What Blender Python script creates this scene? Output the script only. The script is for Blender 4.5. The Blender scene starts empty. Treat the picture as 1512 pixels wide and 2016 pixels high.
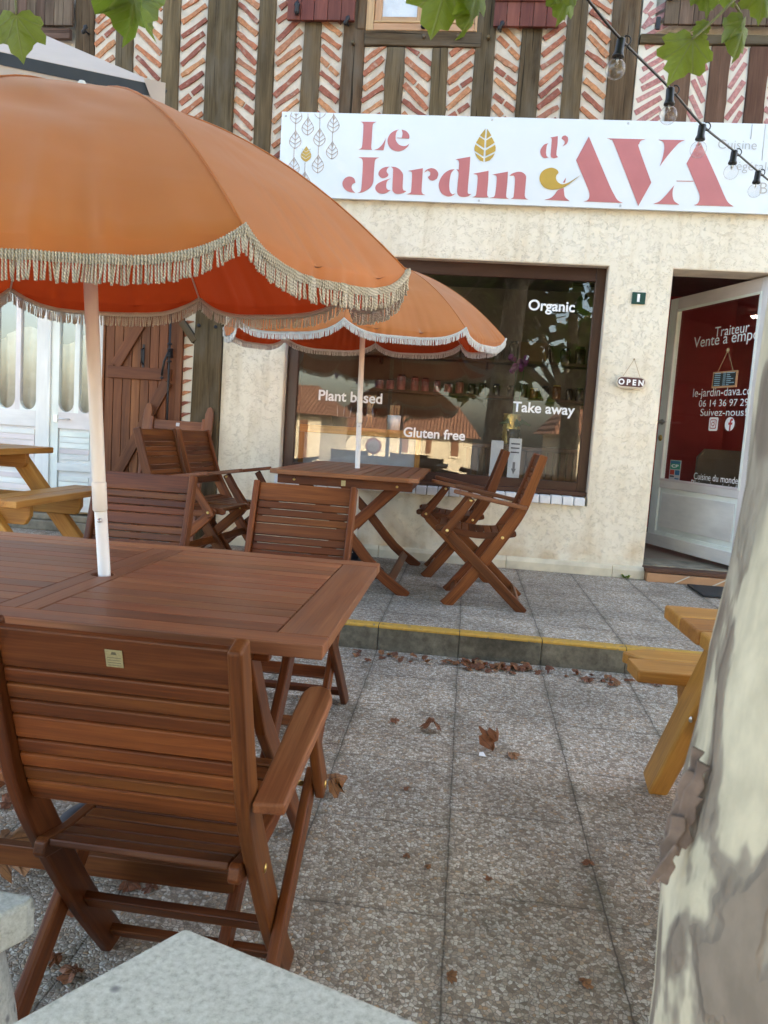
import bpy, bmesh, math, random
from math import sin, cos, pi, radians, sqrt
from mathutils import Vector, Matrix
random.seed(7)
S = bpy.context.scene
COL = S.collection

# ---------------------------------------------------------------- camera
YAW, PITCH, ROLL = radians(-5.783), radians(6.018), radians(3.836)
CAM = Vector((0.0, -5.719, 0.95)); FPX = 1515.0
_f = Vector((sin(YAW)*cos(PITCH), cos(YAW)*cos(PITCH), -sin(PITCH)))
_r0 = Vector((cos(YAW), -sin(YAW), 0)); _u0 = _r0.cross(_f)
_r = _r0*cos(ROLL) + _u0*sin(ROLL); _u = -_r0*sin(ROLL) + _u0*cos(ROLL)
cam = bpy.data.cameras.new("camera"); camo = bpy.data.objects.new("camera", cam); COL.objects.link(camo)
m = Matrix((( _r.x, _u.x, -_f.x, CAM.x), (_r.y, _u.y, -_f.y, CAM.y), (_r.z, _u.z, -_f.z, CAM.z), (0, 0, 0, 1)))
camo.matrix_world = m
cam.sensor_fit = 'VERTICAL'; cam.sensor_height = 36.0; cam.lens = FPX/2016*36.0
cam.clip_start = 0.02; cam.clip_end = 2000
cam.dof.use_dof = True; cam.dof.focus_distance = 3.0; cam.dof.aperture_fstop = 15.0
S.camera = camo
# ---------------------------------------------------------------- sky, sun, exposure
SUN_EL, SUN_AZ = radians(31), radians(20)          # the sun stands behind the shop's roof, a little to the right
w = bpy.data.worlds.new("World"); S.world = w; w.use_nodes = True
nt = w.node_tree; nt.nodes.clear()
sky = nt.nodes.new('ShaderNodeTexSky'); sky.sky_type = 'NISHITA'; sky.sun_disc = False
sky.sun_elevation = SUN_EL; sky.sun_rotation = SUN_AZ; sky.dust_density = 4.0; sky.ozone_density = 0.6; sky.air_density = 1.0
bg = nt.nodes.new('ShaderNodeBackground'); bg.inputs[1].default_value = 0.12
wo = nt.nodes.new('ShaderNodeOutputWorld')
nt.links.new(sky.outputs[0], bg.inputs[0]); nt.links.new(bg.outputs[0], wo.inputs[0])
sl = bpy.data.lights.new("sun", 'SUN'); sl.energy = 3.6; sl.angle = radians(0.5); sl.color = (1, 0.93, 0.82)
so = bpy.data.objects.new("sun", sl); COL.objects.link(so)
sd = Vector((sin(SUN_AZ)*cos(SUN_EL), cos(SUN_AZ)*cos(SUN_EL), sin(SUN_EL)))
so.rotation_euler = sd.to_track_quat('Z', 'Y').to_euler(); so.location = (0, 6, 12)
S.view_settings.view_transform = 'Standard'; S.view_settings.look = 'None'
S.view_settings.exposure = 3.3; S.view_settings.gamma = 1.0
try:
    S.view_settings.use_white_balance = True; S.view_settings.white_balance_temperature = 7200; S.view_settings.white_balance_tint = 9
except Exception: pass

# ---------------------------------------------------------------- measuring helpers (photo pixel -> point on a known plane)
def ray(x, y): return _f + _r*((x-756)/FPX) - _u*((y-1008)/FPX)
def atY(x, y, Y):
    d = ray(x, y); return CAM + d*((Y-CAM.y)/d.y)
def atZ(x, y, Z):
    d = ray(x, y); return CAM + d*((Z-CAM.z)/d.z)
SLOPE = 0.045
def gz(Y): return -0.12 + SLOPE*(Y+2.05)
def ground(x, y):
    d = ray(x, y); t = (-0.12 + SLOPE*(CAM.y+2.05) - CAM.z)/(d.z - SLOPE*d.y); return CAM + d*t
def project(p):
    v = Vector(p)-CAM; z = v.dot(_f); return (756+FPX*v.dot(_r)/z, 1008-FPX*v.dot(_u)/z, z)

# ---------------------------------------------------------------- materials
MATS = {}
def N(nt, t, **kw):
    n = nt.nodes.new(t)
    for k, v in kw.items():
        if k in n.inputs: n.inputs[k].default_value = v
        else: setattr(n, k, v)
    return n
def mat(name):
    m = bpy.data.materials.new(name); m.use_nodes = True; n = m.node_tree
    n.nodes.clear(); out = n.nodes.new('ShaderNodeOutputMaterial'); b = n.nodes.new('ShaderNodeBsdfPrincipled')
    n.links.new(b.outputs[0], out.inputs[0]); MATS[name] = m
    return m, n, b, out
def ramp(nt, fac, stops, interp='LINEAR'):
    r = nt.nodes.new('ShaderNodeValToRGB'); cr = r.color_ramp; cr.interpolation = interp
    while len(cr.elements) < len(stops): cr.elements.new(0.5)
    for e, (p, c) in zip(cr.elements, stops):
        e.position = p; e.color = (c[0], c[1], c[2], 1) if hasattr(c, '__len__') else (c, c, c, 1)
    nt.links.new(fac, r.inputs[0]); return r.outputs[0]
def mixc(nt, fac, a, b, mode='MIX'):
    x = nt.nodes.new('ShaderNodeMix'); x.data_type = 'RGBA'; x.blend_type = mode
    for s, v in ((0, fac), (6, a), (7, b)):
        if hasattr(v, 'is_output'): nt.links.new(v, x.inputs[s])
        else: x.inputs[s].default_value = v if s == 0 else (v[0], v[1], v[2], 1)
    return x.outputs[2]
def math_(nt, op, a, b=0.0, c=None):
    x = nt.nodes.new('ShaderNodeMath'); x.operation = op
    for i, v in enumerate((a, b) if c is None else (a, b, c)):
        if hasattr(v, 'is_output'): nt.links.new(v, x.inputs[i])
        else: x.inputs[i].default_value = v
    return x.outputs[0]
def mapping(nt, vec, scale=(1, 1, 1), loc=(0, 0, 0)):
    x = nt.nodes.new('ShaderNodeMapping'); x.inputs['Scale'].default_value = scale; x.inputs['Location'].default_value = loc
    nt.links.new(vec, x.inputs[0]); return x.outputs[0]
def noise(nt, vec, scale, detail=4, rough=0.55, dist=0.0):
    x = nt.nodes.new('ShaderNodeTexNoise'); x.inputs['Scale'].default_value = scale; x.inputs['Detail'].default_value = detail
    x.inputs['Roughness'].default_value = rough; x.inputs['Distortion'].default_value = dist
    nt.links.new(vec, x.inputs['Vector']); return x.outputs[0]
def bump(nt, b, h, strength=0.3, dist=0.01):
    x = nt.nodes.new('ShaderNodeBump'); x.inputs['Strength'].default_value = strength; x.inputs['Distance'].default_value = dist
    nt.links.new(h, x.inputs['Height']); nt.links.new(x.outputs[0], b.inputs['Normal']); return x
def objco(nt): return nt.nodes.new('ShaderNodeTexCoord').outputs['Object']
def geopos(nt): return nt.nodes.new('ShaderNodeNewGeometry').outputs['Position']
def attr(nt, name, out):
    a = nt.nodes.new('ShaderNodeAttribute'); a.attribute_name = name; return a.outputs[out]

def plain(name, col, rough=0.5, metal=0.0, var=0.12, scale=8.0, spec=0.5, bumps=0.0, bscale=60):
    m, n, b, o = mat(name)
    v = noise(n, objco(n), scale, 5)
    c = ramp(n, v, [(0.3, [x*(1-var) for x in col]), (0.7, [min(1, x*(1+var)) for x in col])])
    n.links.new(c, b.inputs['Base Color']); b.inputs['Roughness'].default_value = rough
    b.inputs['Metallic'].default_value = metal; b.inputs['Specular IOR Level'].default_value = spec
    if bumps: bump(n, b, noise(n, objco(n), bscale, 4), bumps, 0.003)
    return m
def wood(name, dark, mid, light, rough=0.42, tone=0.35, fine=46, crack=0.0, spec=0.35, grey=None, bmp=0.12):
    """wood with the grain along each board: 'grain' holds metres along, across and through the board"""
    m, n, b, o = mat(name)
    g = attr(n, 'grain', 'Vector'); rnd = attr(n, 'rnd', 'Fac')
    g1 = mapping(n, g, (1.6, fine*0.55, fine*0.55)); g2 = mapping(n, g, (5.0, fine*5, fine*5))
    a = noise(n, g1, 1.0, 5, 0.6, 0.6); f = noise(n, g2, 1.0, 3, 0.6)
    blot = noise(n, mapping(n, g, (2.5, 5, 5)), 1.0, 3)
    h = math_(n, 'ADD', math_(n, 'MULTIPLY', a, 0.65), math_(n, 'MULTIPLY', f, 0.35))
    c = ramp(n, h, [(0.32, dark), (0.5, mid), (0.68, light)])
    tv = math_(n, 'ADD', math_(n, 'MULTIPLY', rnd, tone*2), 1.0-tone)
    tv = math_(n, 'MULTIPLY', tv, math_(n, 'ADD', math_(n, 'MULTIPLY', blot, 0.6), 0.7))
    cb = n.nodes.new('ShaderNodeCombineColor')
    for i in range(3): n.links.new(tv, cb.inputs[i])
    c = mixc(n, 1.0, c, cb.outputs[0], 'MULTIPLY')
    hv = math_(n, 'FRACT', math_(n, 'MULTIPLY', rnd, 7.31))
    c = mixc(n, 1.0, c, mixc(n, hv, (0.92, 0.80, 0.78), (1.08, 1.14, 1.04)), 'MULTIPLY')
    if grey:
        gm = ramp(n, noise(n, mapping(n, g, (3, 9, 9)), 1.0, 4), [(0.45, 0.0), (0.68, 1.0)])
        c = mixc(n, math_(n, 'MULTIPLY', gm, 0.6 if crack else 0.4), c, grey)
    ht = h
    if crack:
        ck = noise(n, mapping(n, g, (1.1, 55, 55)), 1.0, 2, 0.5, 0.8)
        cm = ramp(n, ck, [(0.30, 0.0), (0.36, 1.0)])
        c = mixc(n, math_(n, 'MULTIPLY', math_(n, 'SUBTRACT', 1.0, cm), crack), c, [x*0.25 for x in dark])
        ht = math_(n, 'ADD', math_(n, 'MULTIPLY', h, 0.6), cm)
    n.links.new(c, b.inputs['Base Color'])
    n.links.new(math_(n, 'ADD', math_(n, 'MULTIPLY', a, 0.25), rough-0.1), b.inputs['Roughness'])
    b.inputs['Specular IOR Level'].default_value = spec
    bump(n, b, ht, 0.5 if crack else bmp, 0.004 if crack else 0.002)
    return m
wood('eucalyptus', (0.055, 0.0145, 0.0045), (0.130, 0.037, 0.0105), (0.215, 0.073, 0.019), 0.42, 0.30, spec=0.26)
wood('eucalyptus_weathered', (0.125, 0.040, 0.017), (0.22, 0.080, 0.034), (0.32, 0.135, 0.060), 0.40, 0.26, spec=0.30, grey=(0.20, 0.105, 0.07))
wood('pine', (0.25, 0.10, 0.022), (0.42, 0.19, 0.042), (0.52, 0.27, 0.075), 0.42, 0.18, fine=30)
wood('oak_beam', (0.050, 0.034, 0.020), (0.108, 0.074, 0.043), (0.17, 0.122, 0.076), 0.8, 0.22, fine=38, crack=0.85, spec=0.15, grey=(0.14, 0.118, 0.09))
wood('painted_beam', (0.085, 0.048, 0.034), (0.13, 0.075, 0.052), (0.18, 0.11, 0.08), 0.75, 0.12, fine=38, crack=0.3, spec=0.15)
wood('red_shutter_wood', (0.10, 0.028, 0.020), (0.16, 0.048, 0.036), (0.21, 0.075, 0.055), 0.55, 0.15, fine=30, crack=0.25, spec=0.25)
wood('brown_plank', (0.10, 0.032, 0.014), (0.17, 0.060, 0.026), (0.24, 0.095, 0.042), 0.5, 0.2, fine=32, spec=0.25)
wood('grey_plank', (0.075, 0.05, 0.038), (0.13, 0.09, 0.07), (0.19, 0.14, 0.11), 0.8, 0.2, fine=32, crack=0.5, spec=0.1)
wood('light_wood', (0.36, 0.20, 0.10), (0.52, 0.32, 0.17), (0.64, 0.43, 0.25), 0.42, 0.12, fine=24)
wood('frame_brown', (0.038, 0.014, 0.009), (0.055, 0.021, 0.013), (0.078, 0.032, 0.020), 0.35, 0.1, fine=30, spec=0.4)
wood('white_paint', (0.72, 0.74, 0.78), (0.78, 0.80, 0.83), (0.82, 0.84, 0.86), 0.38, 0.04, fine=14, spec=0.4, bmp=0.04)
wood('dark_slat', (0.05, 0.03, 0.02), (0.11, 0.06, 0.035), (0.16, 0.09, 0.05), 0.5, 0.2)
plain('white_enamel', (0.80, 0.79, 0.76), 0.3, var=0.04)
plain('cream_enamel', (0.78, 0.74, 0.68), 0.35, var=0.04)
plain('black_plastic', (0.012, 0.013, 0.016), 0.35)
plain('black_rubber', (0.018, 0.018, 0.02), 0.7, bumps=0.3)
plain('black_iron', (0.02, 0.021, 0.025), 0.5, 0.3, bumps=0.2)
plain('brass', (0.72, 0.50, 0.18), 0.28, 1.0, var=0.2)
plain('steel', (0.6, 0.6, 0.6), 0.3, 1.0)
plain('gold_label', (0.42, 0.36, 0.20), 0.4, 0.6, var=0.15, scale=300)
plain('dark_mark', (0.10, 0.085, 0.05), 0.5)
plain('grey_rubber', (0.05, 0.058, 0.072), 0.6, var=0.2)
plain('white_fabric', (0.70, 0.66, 0.63), 0.85, var=0.03, bumps=0.1, bscale=400)
plain('dark_band', (0.035, 0.042, 0.052), 0.7)
plain('letter_white', (0.86, 0.87, 0.90), 0.5, var=0.02)
plain('letter_grey', (0.42, 0.42, 0.41), 0.5, var=0.03)
plain('motif_line', (0.50, 0.37, 0.30), 0.5, var=0.03)
plain('letter_pink', (0.52, 0.175, 0.18), 0.35, var=0.07, scale=5)
plain('leaf_gold', (0.50, 0.32, 0.06), 0.4, var=0.08)
plain('sign_white', (0.74, 0.79, 0.84), 0.22, var=0.015, scale=2, spec=0.4)
plain('plate_green', (0.008, 0.055, 0.045), 0.3)
plain('open_board', (0.085, 0.03, 0.032), 0.5)
plain('rim_cream', (0.62, 0.55, 0.45), 0.5)
plain('twine', (0.45, 0.32, 0.18), 0.8)
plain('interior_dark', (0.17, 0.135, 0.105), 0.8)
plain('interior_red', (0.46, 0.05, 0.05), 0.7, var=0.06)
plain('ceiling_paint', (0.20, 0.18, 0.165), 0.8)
plain('tile_floor', (0.30, 0.22, 0.16), 0.4)
plain('paper', (0.50, 0.51, 0.54), 0.7, var=0.03)
plain('print_black', (0.04, 0.04, 0.05), 0.6)
plain('chalk_black', (0.02, 0.028, 0.03), 0.6)
plain('chalk_blue', (0.30, 0.5, 0.6), 0.8)
plain('card_blue', (0.03, 0.16, 0.33), 0.4); plain('card_green', (0.03, 0.30, 0.20), 0.4); plain('card_red', (0.5, 0.05, 0.03), 0.4)
plain('jar_dark', (0.05, 0.032, 0.025), 0.15, var=0.5, scale=12)
plain('jar_amber', (0.22, 0.09, 0.03), 0.15, var=0.5, scale=12)
plain('jar_pink', (0.30, 0.09, 0.085), 0.3, var=0.5, scale=12)
plain('box_brown', (0.20, 0.11, 0.06), 0.7)
plain('gold_tin', (0.55, 0.42, 0.16), 0.3, 0.8)
plain('orchid_purple', (0.24, 0.03, 0.15), 0.6); plain('stem_green', (0.04, 0.09, 0.03), 0.5)
plain('terracotta', (0.42, 0.22, 0.11), 0.55, var=0.2, scale=4)
plain('mortar_pale', (0.55, 0.50, 0.42), 0.85)
plain('flag_cream', (0.75, 0.68, 0.45), 0.8); plain('flag_blue', (0.05, 0.10, 0.40), 0.8)
plain('sign_red', (0.55, 0.03, 0.03), 0.4)
plain('house_cream', (0.66, 0.57, 0.41), 0.9, var=0.08, scale=0.6)
plain('house_shutter', (0.17, 0.07, 0.03), 0.7)
plain('asphalt', (0.06, 0.06, 0.062), 0.9, var=0.25, scale=3)
plain('display_grey', (0.42, 0.42, 0.43), 0.6)
plain('tube_white', (0.9, 0.9, 0.85), 0.4)

# rendered wall: rough cast pressed flat in patches
m, n, b, o = mat('roughcast'); p = objco(n)
big = noise(n, p, 2.2, 4); a = noise(n, mapping(n, p, (1.0, 1.0, 1.45)), 36, 2, 0.5, 0.7); f = noise(n, p, 160, 3)
ln = math_(n, 'ABSOLUTE', math_(n, 'SUBTRACT', a, 0.5))
stroke = ramp(n, ln, [(0.012, 1.0), (0.045, 0.0)])
keep = ramp(n, noise(n, p, 21, 3, 0.6), [(0.47, 0.0), (0.55, 1.0)])
stroke = math_(n, 'MULTIPLY', stroke, keep)
pl = math_(n, 'SUBTRACT', 1.0, stroke)
pl2 = ramp(n, noise(n, p, 7, 3), [(0.40, 0.55), (0.62, 1.0)])
c = ramp(n, big, [(0.3, (0.77, 0.70, 0.565)), (0.55, (0.82, 0.76, 0.635)), (0.75, (0.85, 0.795, 0.68))])
dirt = ramp(n, noise(n, mapping(n, p, (6, 6, 0.8)), 1.5, 5), [(0.50, 0.0), (0.75, 0.4)])
c = mixc(n, dirt, c, (0.46, 0.35, 0.20))
sx = n.nodes.new('ShaderNodeSeparateXYZ'); n.links.new(p, sx.inputs[0])
low = ramp(n, math_(n, 'ADD', math_(n, 'MULTIPLY', sx.outputs[2], 1.6), math_(n, 'MULTIPLY', noise(n, p, 3.0, 5), 0.5)), [(0.20, 0.75), (0.85, 0.0)])
st = ramp(n, noise(n, p, 5, 5), [(0.42, 0.0), (0.62, 1.0)])
c = mixc(n, math_(n, 'MULTIPLY', low, st), c, (0.52, 0.33, 0.14))
pit = ramp(n, stroke, [(0.0, 1.0), (1.0, 0.93)])
c = mixc(n, 1.0, c, pit, 'MULTIPLY')
n.links.new(c, b.inputs['Base Color']); b.inputs['Roughness'].default_value = 0.9; b.inputs['Specular IOR Level'].default_value = 0.15
bump(n, b, math_(n, 'ADD', math_(n, 'MULTIPLY', pl, pl2), math_(n, 'MULTIPLY', f, 0.12)), 0.62, 0.009)
plain('smooth_render', (0.72, 0.62, 0.50), 0.85, bumps=0.15)
plain('plinth_paint', (0.66, 0.59, 0.45), 0.75, var=0.18, scale=6, bumps=0.3)

# lime mortar between the beams
m, n, b, o = mat('lime_mortar'); p = objco(n)
c = ramp(n, noise(n, p, 9, 6), [(0.3, (0.56, 0.475, 0.38)), (0.6, (0.70, 0.62, 0.52))])
n.links.new(c, b.inputs['Base Color']); b.inputs['Roughness'].default_value = 0.95
bump(n, b, noise(n, p, 55, 6, 0.7), 0.8, 0.012)
def brickmat(name, stops, bs=0.6):
    m, n, b, o = mat(name); p = objco(n)
    rn = attr(n, 'rnd', 'Fac'); c = ramp(n, rn, stops)
    sp = ramp(n, noise(n, p, 45, 6, 0.7), [(0.35, 0.6), (0.6, 1.05)])
    c = mixc(n, 1.0, c, sp, 'MULTIPLY')
    dust = ramp(n, noise(n, p, 24, 5, 0.7), [(0.56, 0.0), (0.72, 0.55)])
    c = mixc(n, dust, c, (0.62, 0.53, 0.42))
    n.links.new(c, b.inputs['Base Color']); b.inputs['Roughness'].default_value = 0.9
    bump(n, b, noise(n, p, 70, 6, 0.7), bs, 0.006)
brickmat('old_brick', [(0.0, (0.27, 0.085, 0.06)), (0.35, (0.40, 0.135, 0.08)), (0.6, (0.50, 0.19, 0.09)), (0.8, (0.56, 0.26, 0.12)), (1.0, (0.34, 0.13, 0.095))])
brickmat('painted_brick', [(0.0, (0.48, 0.20, 0.18)), (1.0, (0.58, 0.29, 0.27))], 0.1)
plain('painted_panel', (0.72, 0.66, 0.56), 0.8, var=0.05)

# washed-pebble paving, 0.39 m slabs
def pebbles(name, joint_off, dark=1.0):
    m, n, b, o = mat(name); p = geopos(n)
    wp = n.nodes.new('ShaderNodeVectorMath'); wp.operation = 'ADD'
    nz = n.nodes.new('ShaderNodeTexNoise'); nz.inputs['Scale'].default_value = 60; n.links.new(p, nz.inputs['Vector'])
    sc = n.nodes.new('ShaderNodeVectorMath'); sc.operation = 'SCALE'; sc.inputs['Scale'].default_value = 0.006
    n.links.new(nz.outputs['Color'], sc.inputs[0]); n.links.new(p, wp.inputs[0]); n.links.new(sc.outputs[0], wp.inputs[1])
    def vor(scale, feat):
        v = n.nodes.new('ShaderNodeTexVoronoi'); v.feature = feat; v.inputs['Scale'].default_value = scale
        n.links.new(wp.outputs[0], v.inputs['Vector']); return v
    v1 = vor(100, 'F1'); e1 = vor(100, 'DISTANCE_TO_EDGE')
    sep = n.nodes.new('ShaderNodeSeparateColor'); n.links.new(v1.outputs['Color'], sep.inputs[0])
    c = ramp(n, sep.outputs[0], [(0.0, (0.24, 0.195, 0.155)), (0.2, (0.35, 0.285, 0.225)), (0.42, (0.45, 0.385, 0.32)),
                                 (0.6, (0.54, 0.49, 0.43)), (0.78, (0.68, 0.645, 0.59)), (0.9, (0.43, 0.29, 0.18)), (1.0, (0.70, 0.67, 0.62))])
    fn = ramp(n, noise(n, p, 420, 3), [(0.3, 0.75), (0.7, 1.15)])
    c = mixc(n, 1.0, c, fn, 'MULTIPLY')
    gap = ramp(n, e1.outputs['Distance'], [(0.0, 0.0), (0.11, 1.0)])
    c = mixc(n, gap, (0.20, 0.175, 0.15), c)
    stn = ramp(n, noise(n, p, 1.3, 6, 0.6), [(0.36, 0.72), (0.62, 1.1)])
    st2 = ramp(n, noise(n, mapping(n, p, (1, 1, 1), (7, 3, 0)), 4.5, 5, 0.6), [(0.3, 0.78), (0.6, 1.05)])
    c = mixc(n, 1.0, c, stn, 'MULTIPLY'); c = mixc(n, 1.0, c, st2, 'MULTIPLY')
    sx = n.nodes.new('ShaderNodeSeparateXYZ'); n.links.new(p, sx.inputs[0])
    wob = math_(n, 'MULTIPLY', math_(n, 'SUBTRACT', noise(n, p, 14, 3), 0.5), 0.012)
    X = math_(n, 'ADD', sx.outputs[0], wob); Y = math_(n, 'ADD', sx.outputs[1], wob)
    cx = math_(n, 'FLOOR', math_(n, 'DIVIDE', math_(n, 'SUBTRACT', X, 0.035), 0.395))
    sh = math_(n, 'MULTIPLY', math_(n, 'FRACT', math_(n, 'MULTIPLY', cx, 0.37)), 0.16)
    def line(v, off):
        q = math_(n, 'FRACT', math_(n, 'DIVIDE', math_(n, 'SUBTRACT', v, off), 0.395))
        return math_(n, 'ABSOLUTE', math_(n, 'SUBTRACT', q, 0.5))
    jl = line(X, 0.035)
    jy = line(math_(n, 'ADD', Y, sh), joint_off)
    j1 = ramp(n, jl, [(0.494, 0.0), (0.4972, 0.75)]); j2 = ramp(n, jy, [(0.494, 0.0), (0.497, 0.55)])
    jm = math_(n, 'MAXIMUM', j1, j2)
    cy = math_(n, 'FLOOR', math_(n, 'DIVIDE', math_(n, 'SUBTRACT', math_(n, 'ADD', Y, sh), joint_off), 0.395))
    wn = n.nodes.new('ShaderNodeTexWhiteNoise'); wn.noise_dimensions = '2D'; cxy = n.nodes.new('ShaderNodeCombineXYZ')
    n.links.new(cx, cxy.inputs[0]); n.links.new(cy, cxy.inputs[1]); n.links.new(cxy.outputs[0], wn.inputs['Vector'])
    c = mixc(n, 1.0, c, ramp(n, wn.outputs['Value'], [(0.0, (0.90, 0.885, 0.865)), (1.0, (1.13, 1.115, 1.085))]), 'MULTIPLY')
    moss = math_(n, 'MULTIPLY', ramp(n, jl, [(0.40, 0.0), (0.495, 0.5)]), ramp(n, noise(n, p, 5.5, 5), [(0.50, 0.0), (0.62, 1.0)]))
    c = mixc(n, moss, c, (0.12, 0.115, 0.075))
    soft = math_(n, 'MULTIPLY', math_(n, 'MAXIMUM', ramp(n, jl, [(0.45, 0.0), (0.495, 0.35)]), ramp(n, jy, [(0.46, 0.0), (0.495, 0.2)])), 1.0)
    c = mixc(n, soft, c, (0.10, 0.085, 0.07))
    c = mixc(n, jm, c, (0.06, 0.05, 0.042))
    n.links.new(c, b.inputs['Base Color']); b.inputs['Roughness'].default_value = 0.8; b.inputs['Specular IOR Level'].default_value = 0.25
    h = math_(n, 'SUBTRACT', ramp(n, e1.outputs['Distance'], [(0.0, 0.0), (0.3, 1.0)]), jm)
    bump(n, b, h, 0.55, 0.005)
pebbles('pebble_lower', -3.86); pebbles('pebble_terrace', -2.04)
# kerb
m, n, b, o = mat('kerb_concrete'); p = geopos(n)
c = ramp(n, noise(n, p, 26, 6, 0.7), [(0.3, (0.10, 0.088, 0.066)), (0.6, (0.20, 0.178, 0.138)), (0.8, (0.27, 0.245, 0.20))])
sp = ramp(n, noise(n, p, 2.6, 5, 0.6), [(0.38, 0.42), (0.62, 1.0)]); c = mixc(n, 1.0, c, sp, 'MULTIPLY')
n.links.new(c, b.inputs['Base Color']); b.inputs['Roughness'].default_value = 0.9; bump(n, b, noise(n, p, 140, 5), 0.5, 0.004)
m, n, b, o = mat('yellow_paint'); p = geopos(n)
c = ramp(n, noise(n, p, 40, 5), [(0.3, (0.42, 0.24, 0.035)), (0.7, (0.54, 0.31, 0.055))])
wr = ramp(n, noise(n, p, 34, 6, 0.75), [(0.37, 1.0), (0.42, 0.0)])
c = mixc(n, wr, c, (0.16, 0.14, 0.11)); n.links.new(c, b.inputs['Base Color']); b.inputs['Roughness'].default_value = 0.7
bump(n, b, noise(n, p, 160, 4), 0.4, 0.003)
# pale reconstituted stone
m, n, b, o = mat('pale_stone'); p = objco(n)
c = ramp(n, noise(n, p, 110, 6, 0.75), [(0.34, (0.34, 0.34, 0.30)), (0.47, (0.47, 0.47, 0.42)), (0.64, (0.58, 0.58, 0.53))])
v = n.nodes.new('ShaderNodeTexVoronoi'); v.inputs['Scale'].default_value = 38; n.links.new(p, v.inputs['Vector'])
sps = n.nodes.new('ShaderNodeSeparateColor'); n.links.new(v.outputs['Color'], sps.inputs[0])
spot = math_(n, 'MULTIPLY', ramp(n, v.outputs['Distance'], [(0.25, 1.0), (0.38, 0.0)]), ramp(n, sps.outputs[0], [(0.84, 0.0), (0.9, 1.0)]))
c = mixc(n, math_(n, 'MULTIPLY', spot, 0.75), c, (0.12, 0.12, 0.13))
n.links.new(c, b.inputs['Base Color']); b.inputs['Roughness'].default_value = 0.8; bump(n, b, noise(n, p, 130, 5), 0.35, 0.003)
plain('door_step_stone', (0.23, 0.20, 0.15), 0.85, var=0.45, scale=9, bumps=0.4)
plain('white_brick', (0.74, 0.76, 0.79), 0.6, var=0.07, scale=30, bumps=0.6, bscale=45)

# parasol cloth: thin, so it lets light through
def cloth(name, col, tcol, tr=0.4, inner=None):
    m, n, b, o = mat(name); p = objco(n)
    v = noise(n, p, 5, 4); c = ramp(n, v, [(0.3, [x*0.93 for x in col]), (0.7, [min(1, x*1.06) for x in col])])
    if inner: c = mixc(n, n.nodes.new('ShaderNodeNewGeometry').outputs['Backfacing'], c, inner)       # underside painted deeper red for the shade and bounced light beneath the canopy
    n.links.new(c, b.inputs['Base Color']); b.inputs['Roughness'].default_value = 0.55; b.inputs['Specular IOR Level'].default_value = 0.3
    b.inputs['Sheen Weight'].default_value = 0.25
    bp = bump(n, b, math_(n, 'ADD', noise(n, mapping(n, p, (1, 1, 3)), 5, 1, 0.4, 0.6), math_(n, 'MULTIPLY', noise(n, p, 600, 2), 0.03)), 0.25, 0.012)
    t = n.nodes.new('ShaderNodeBsdfTranslucent'); t.inputs[0].default_value = (*tcol, 1)
    x = n.nodes.new('ShaderNodeMixShader'); x.inputs[0].default_value = tr
    n.links.new(b.outputs[0], x.inputs[1]); n.links.new(t.outputs[0], x.inputs[2]); n.links.new(x.outputs[0], o.inputs[0])
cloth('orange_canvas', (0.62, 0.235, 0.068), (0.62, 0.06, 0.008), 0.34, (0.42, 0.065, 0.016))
cloth('cream_canvas', (0.64, 0.545, 0.49), (0.55, 0.48, 0.42), 0.25)
def cord(name, col):
    m, n, b, o = mat(name); p = objco(n)
    wv = n.nodes.new('ShaderNodeTexWave'); wv.inputs['Scale'].default_value = 110; wv.inputs['Distortion'].default_value = 2
    wv.bands_direction = 'DIAGONAL'; n.links.new(p, wv.inputs['Vector'])
    c = ramp(n, wv.outputs[0], [(0.1, [x*0.6 for x in col]), (0.6, col)])
    n.links.new(c, b.inputs['Base Color']); b.inputs['Roughness'].default_value = 0.9; bump(n, b, wv.outputs[0], 0.5, 0.002)
cord('beige_cord', (0.66, 0.61, 0.51)); cord('white_cord', (0.84, 0.83, 0.82))
# window glass: clear, mirrors the street
def glass(name, r0=0.05, tint=(0.95, 0.965, 0.965)):
    m, n, b, o = mat(name)
    tr = n.nodes.new('ShaderNodeBsdfTransparent'); tr.inputs[0].default_value = (*tint, 1)
    gl = n.nodes.new('ShaderNodeBsdfGlossy'); gl.inputs['Roughness'].default_value = 0.0
    ge = n.nodes.new('ShaderNodeNewGeometry'); dt = n.nodes.new('ShaderNodeVectorMath'); dt.operation = 'DOT_PRODUCT'
    n.links.new(ge.outputs['Incoming'], dt.inputs[0]); n.links.new(ge.outputs['Normal'], dt.inputs[1])
    fr = math_(n, 'ADD', r0, math_(n, 'MULTIPLY', 1.0-r0, math_(n, 'POWER', math_(n, 'SUBTRACT', 1.0, math_(n, 'ABSOLUTE', dt.outputs['Value'])), 5.0)))
    x = n.nodes.new('ShaderNodeMixShader'); n.links.new(fr, x.inputs[0]); n.links.new(tr.outputs[0], x.inputs[1]); n.links.new(gl.outputs[0], x.inputs[2])
    n.links.new(x.outputs[0], o.inputs[0])
glass('window_glass', 0.05); glass('upstairs_glass', 0.22); glass('door_glass', 0.045); glass('lace_glass', 0.12)
m, n, b, o = mat('bulb_glass')
g = n.nodes.new('ShaderNodeBsdfGlossy'); g.inputs['Roughness'].default_value = 0.0
tr = n.nodes.new('ShaderNodeBsdfTransparent')
lw = n.nodes.new('ShaderNodeLayerWeight'); lw.inputs[0].default_value = 0.35
n.links.new(ramp(n, lw.outputs['Facing'], [(0.40, 0.97), (0.75, 0.80), (0.95, 0.30)]), tr.inputs[0])
x = n.nodes.new('ShaderNodeMixShader'); n.links.new(ramp(n, lw.outputs['Facing'], [(0.35, 0.07), (0.95, 0.40)]), x.inputs[0])
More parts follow.
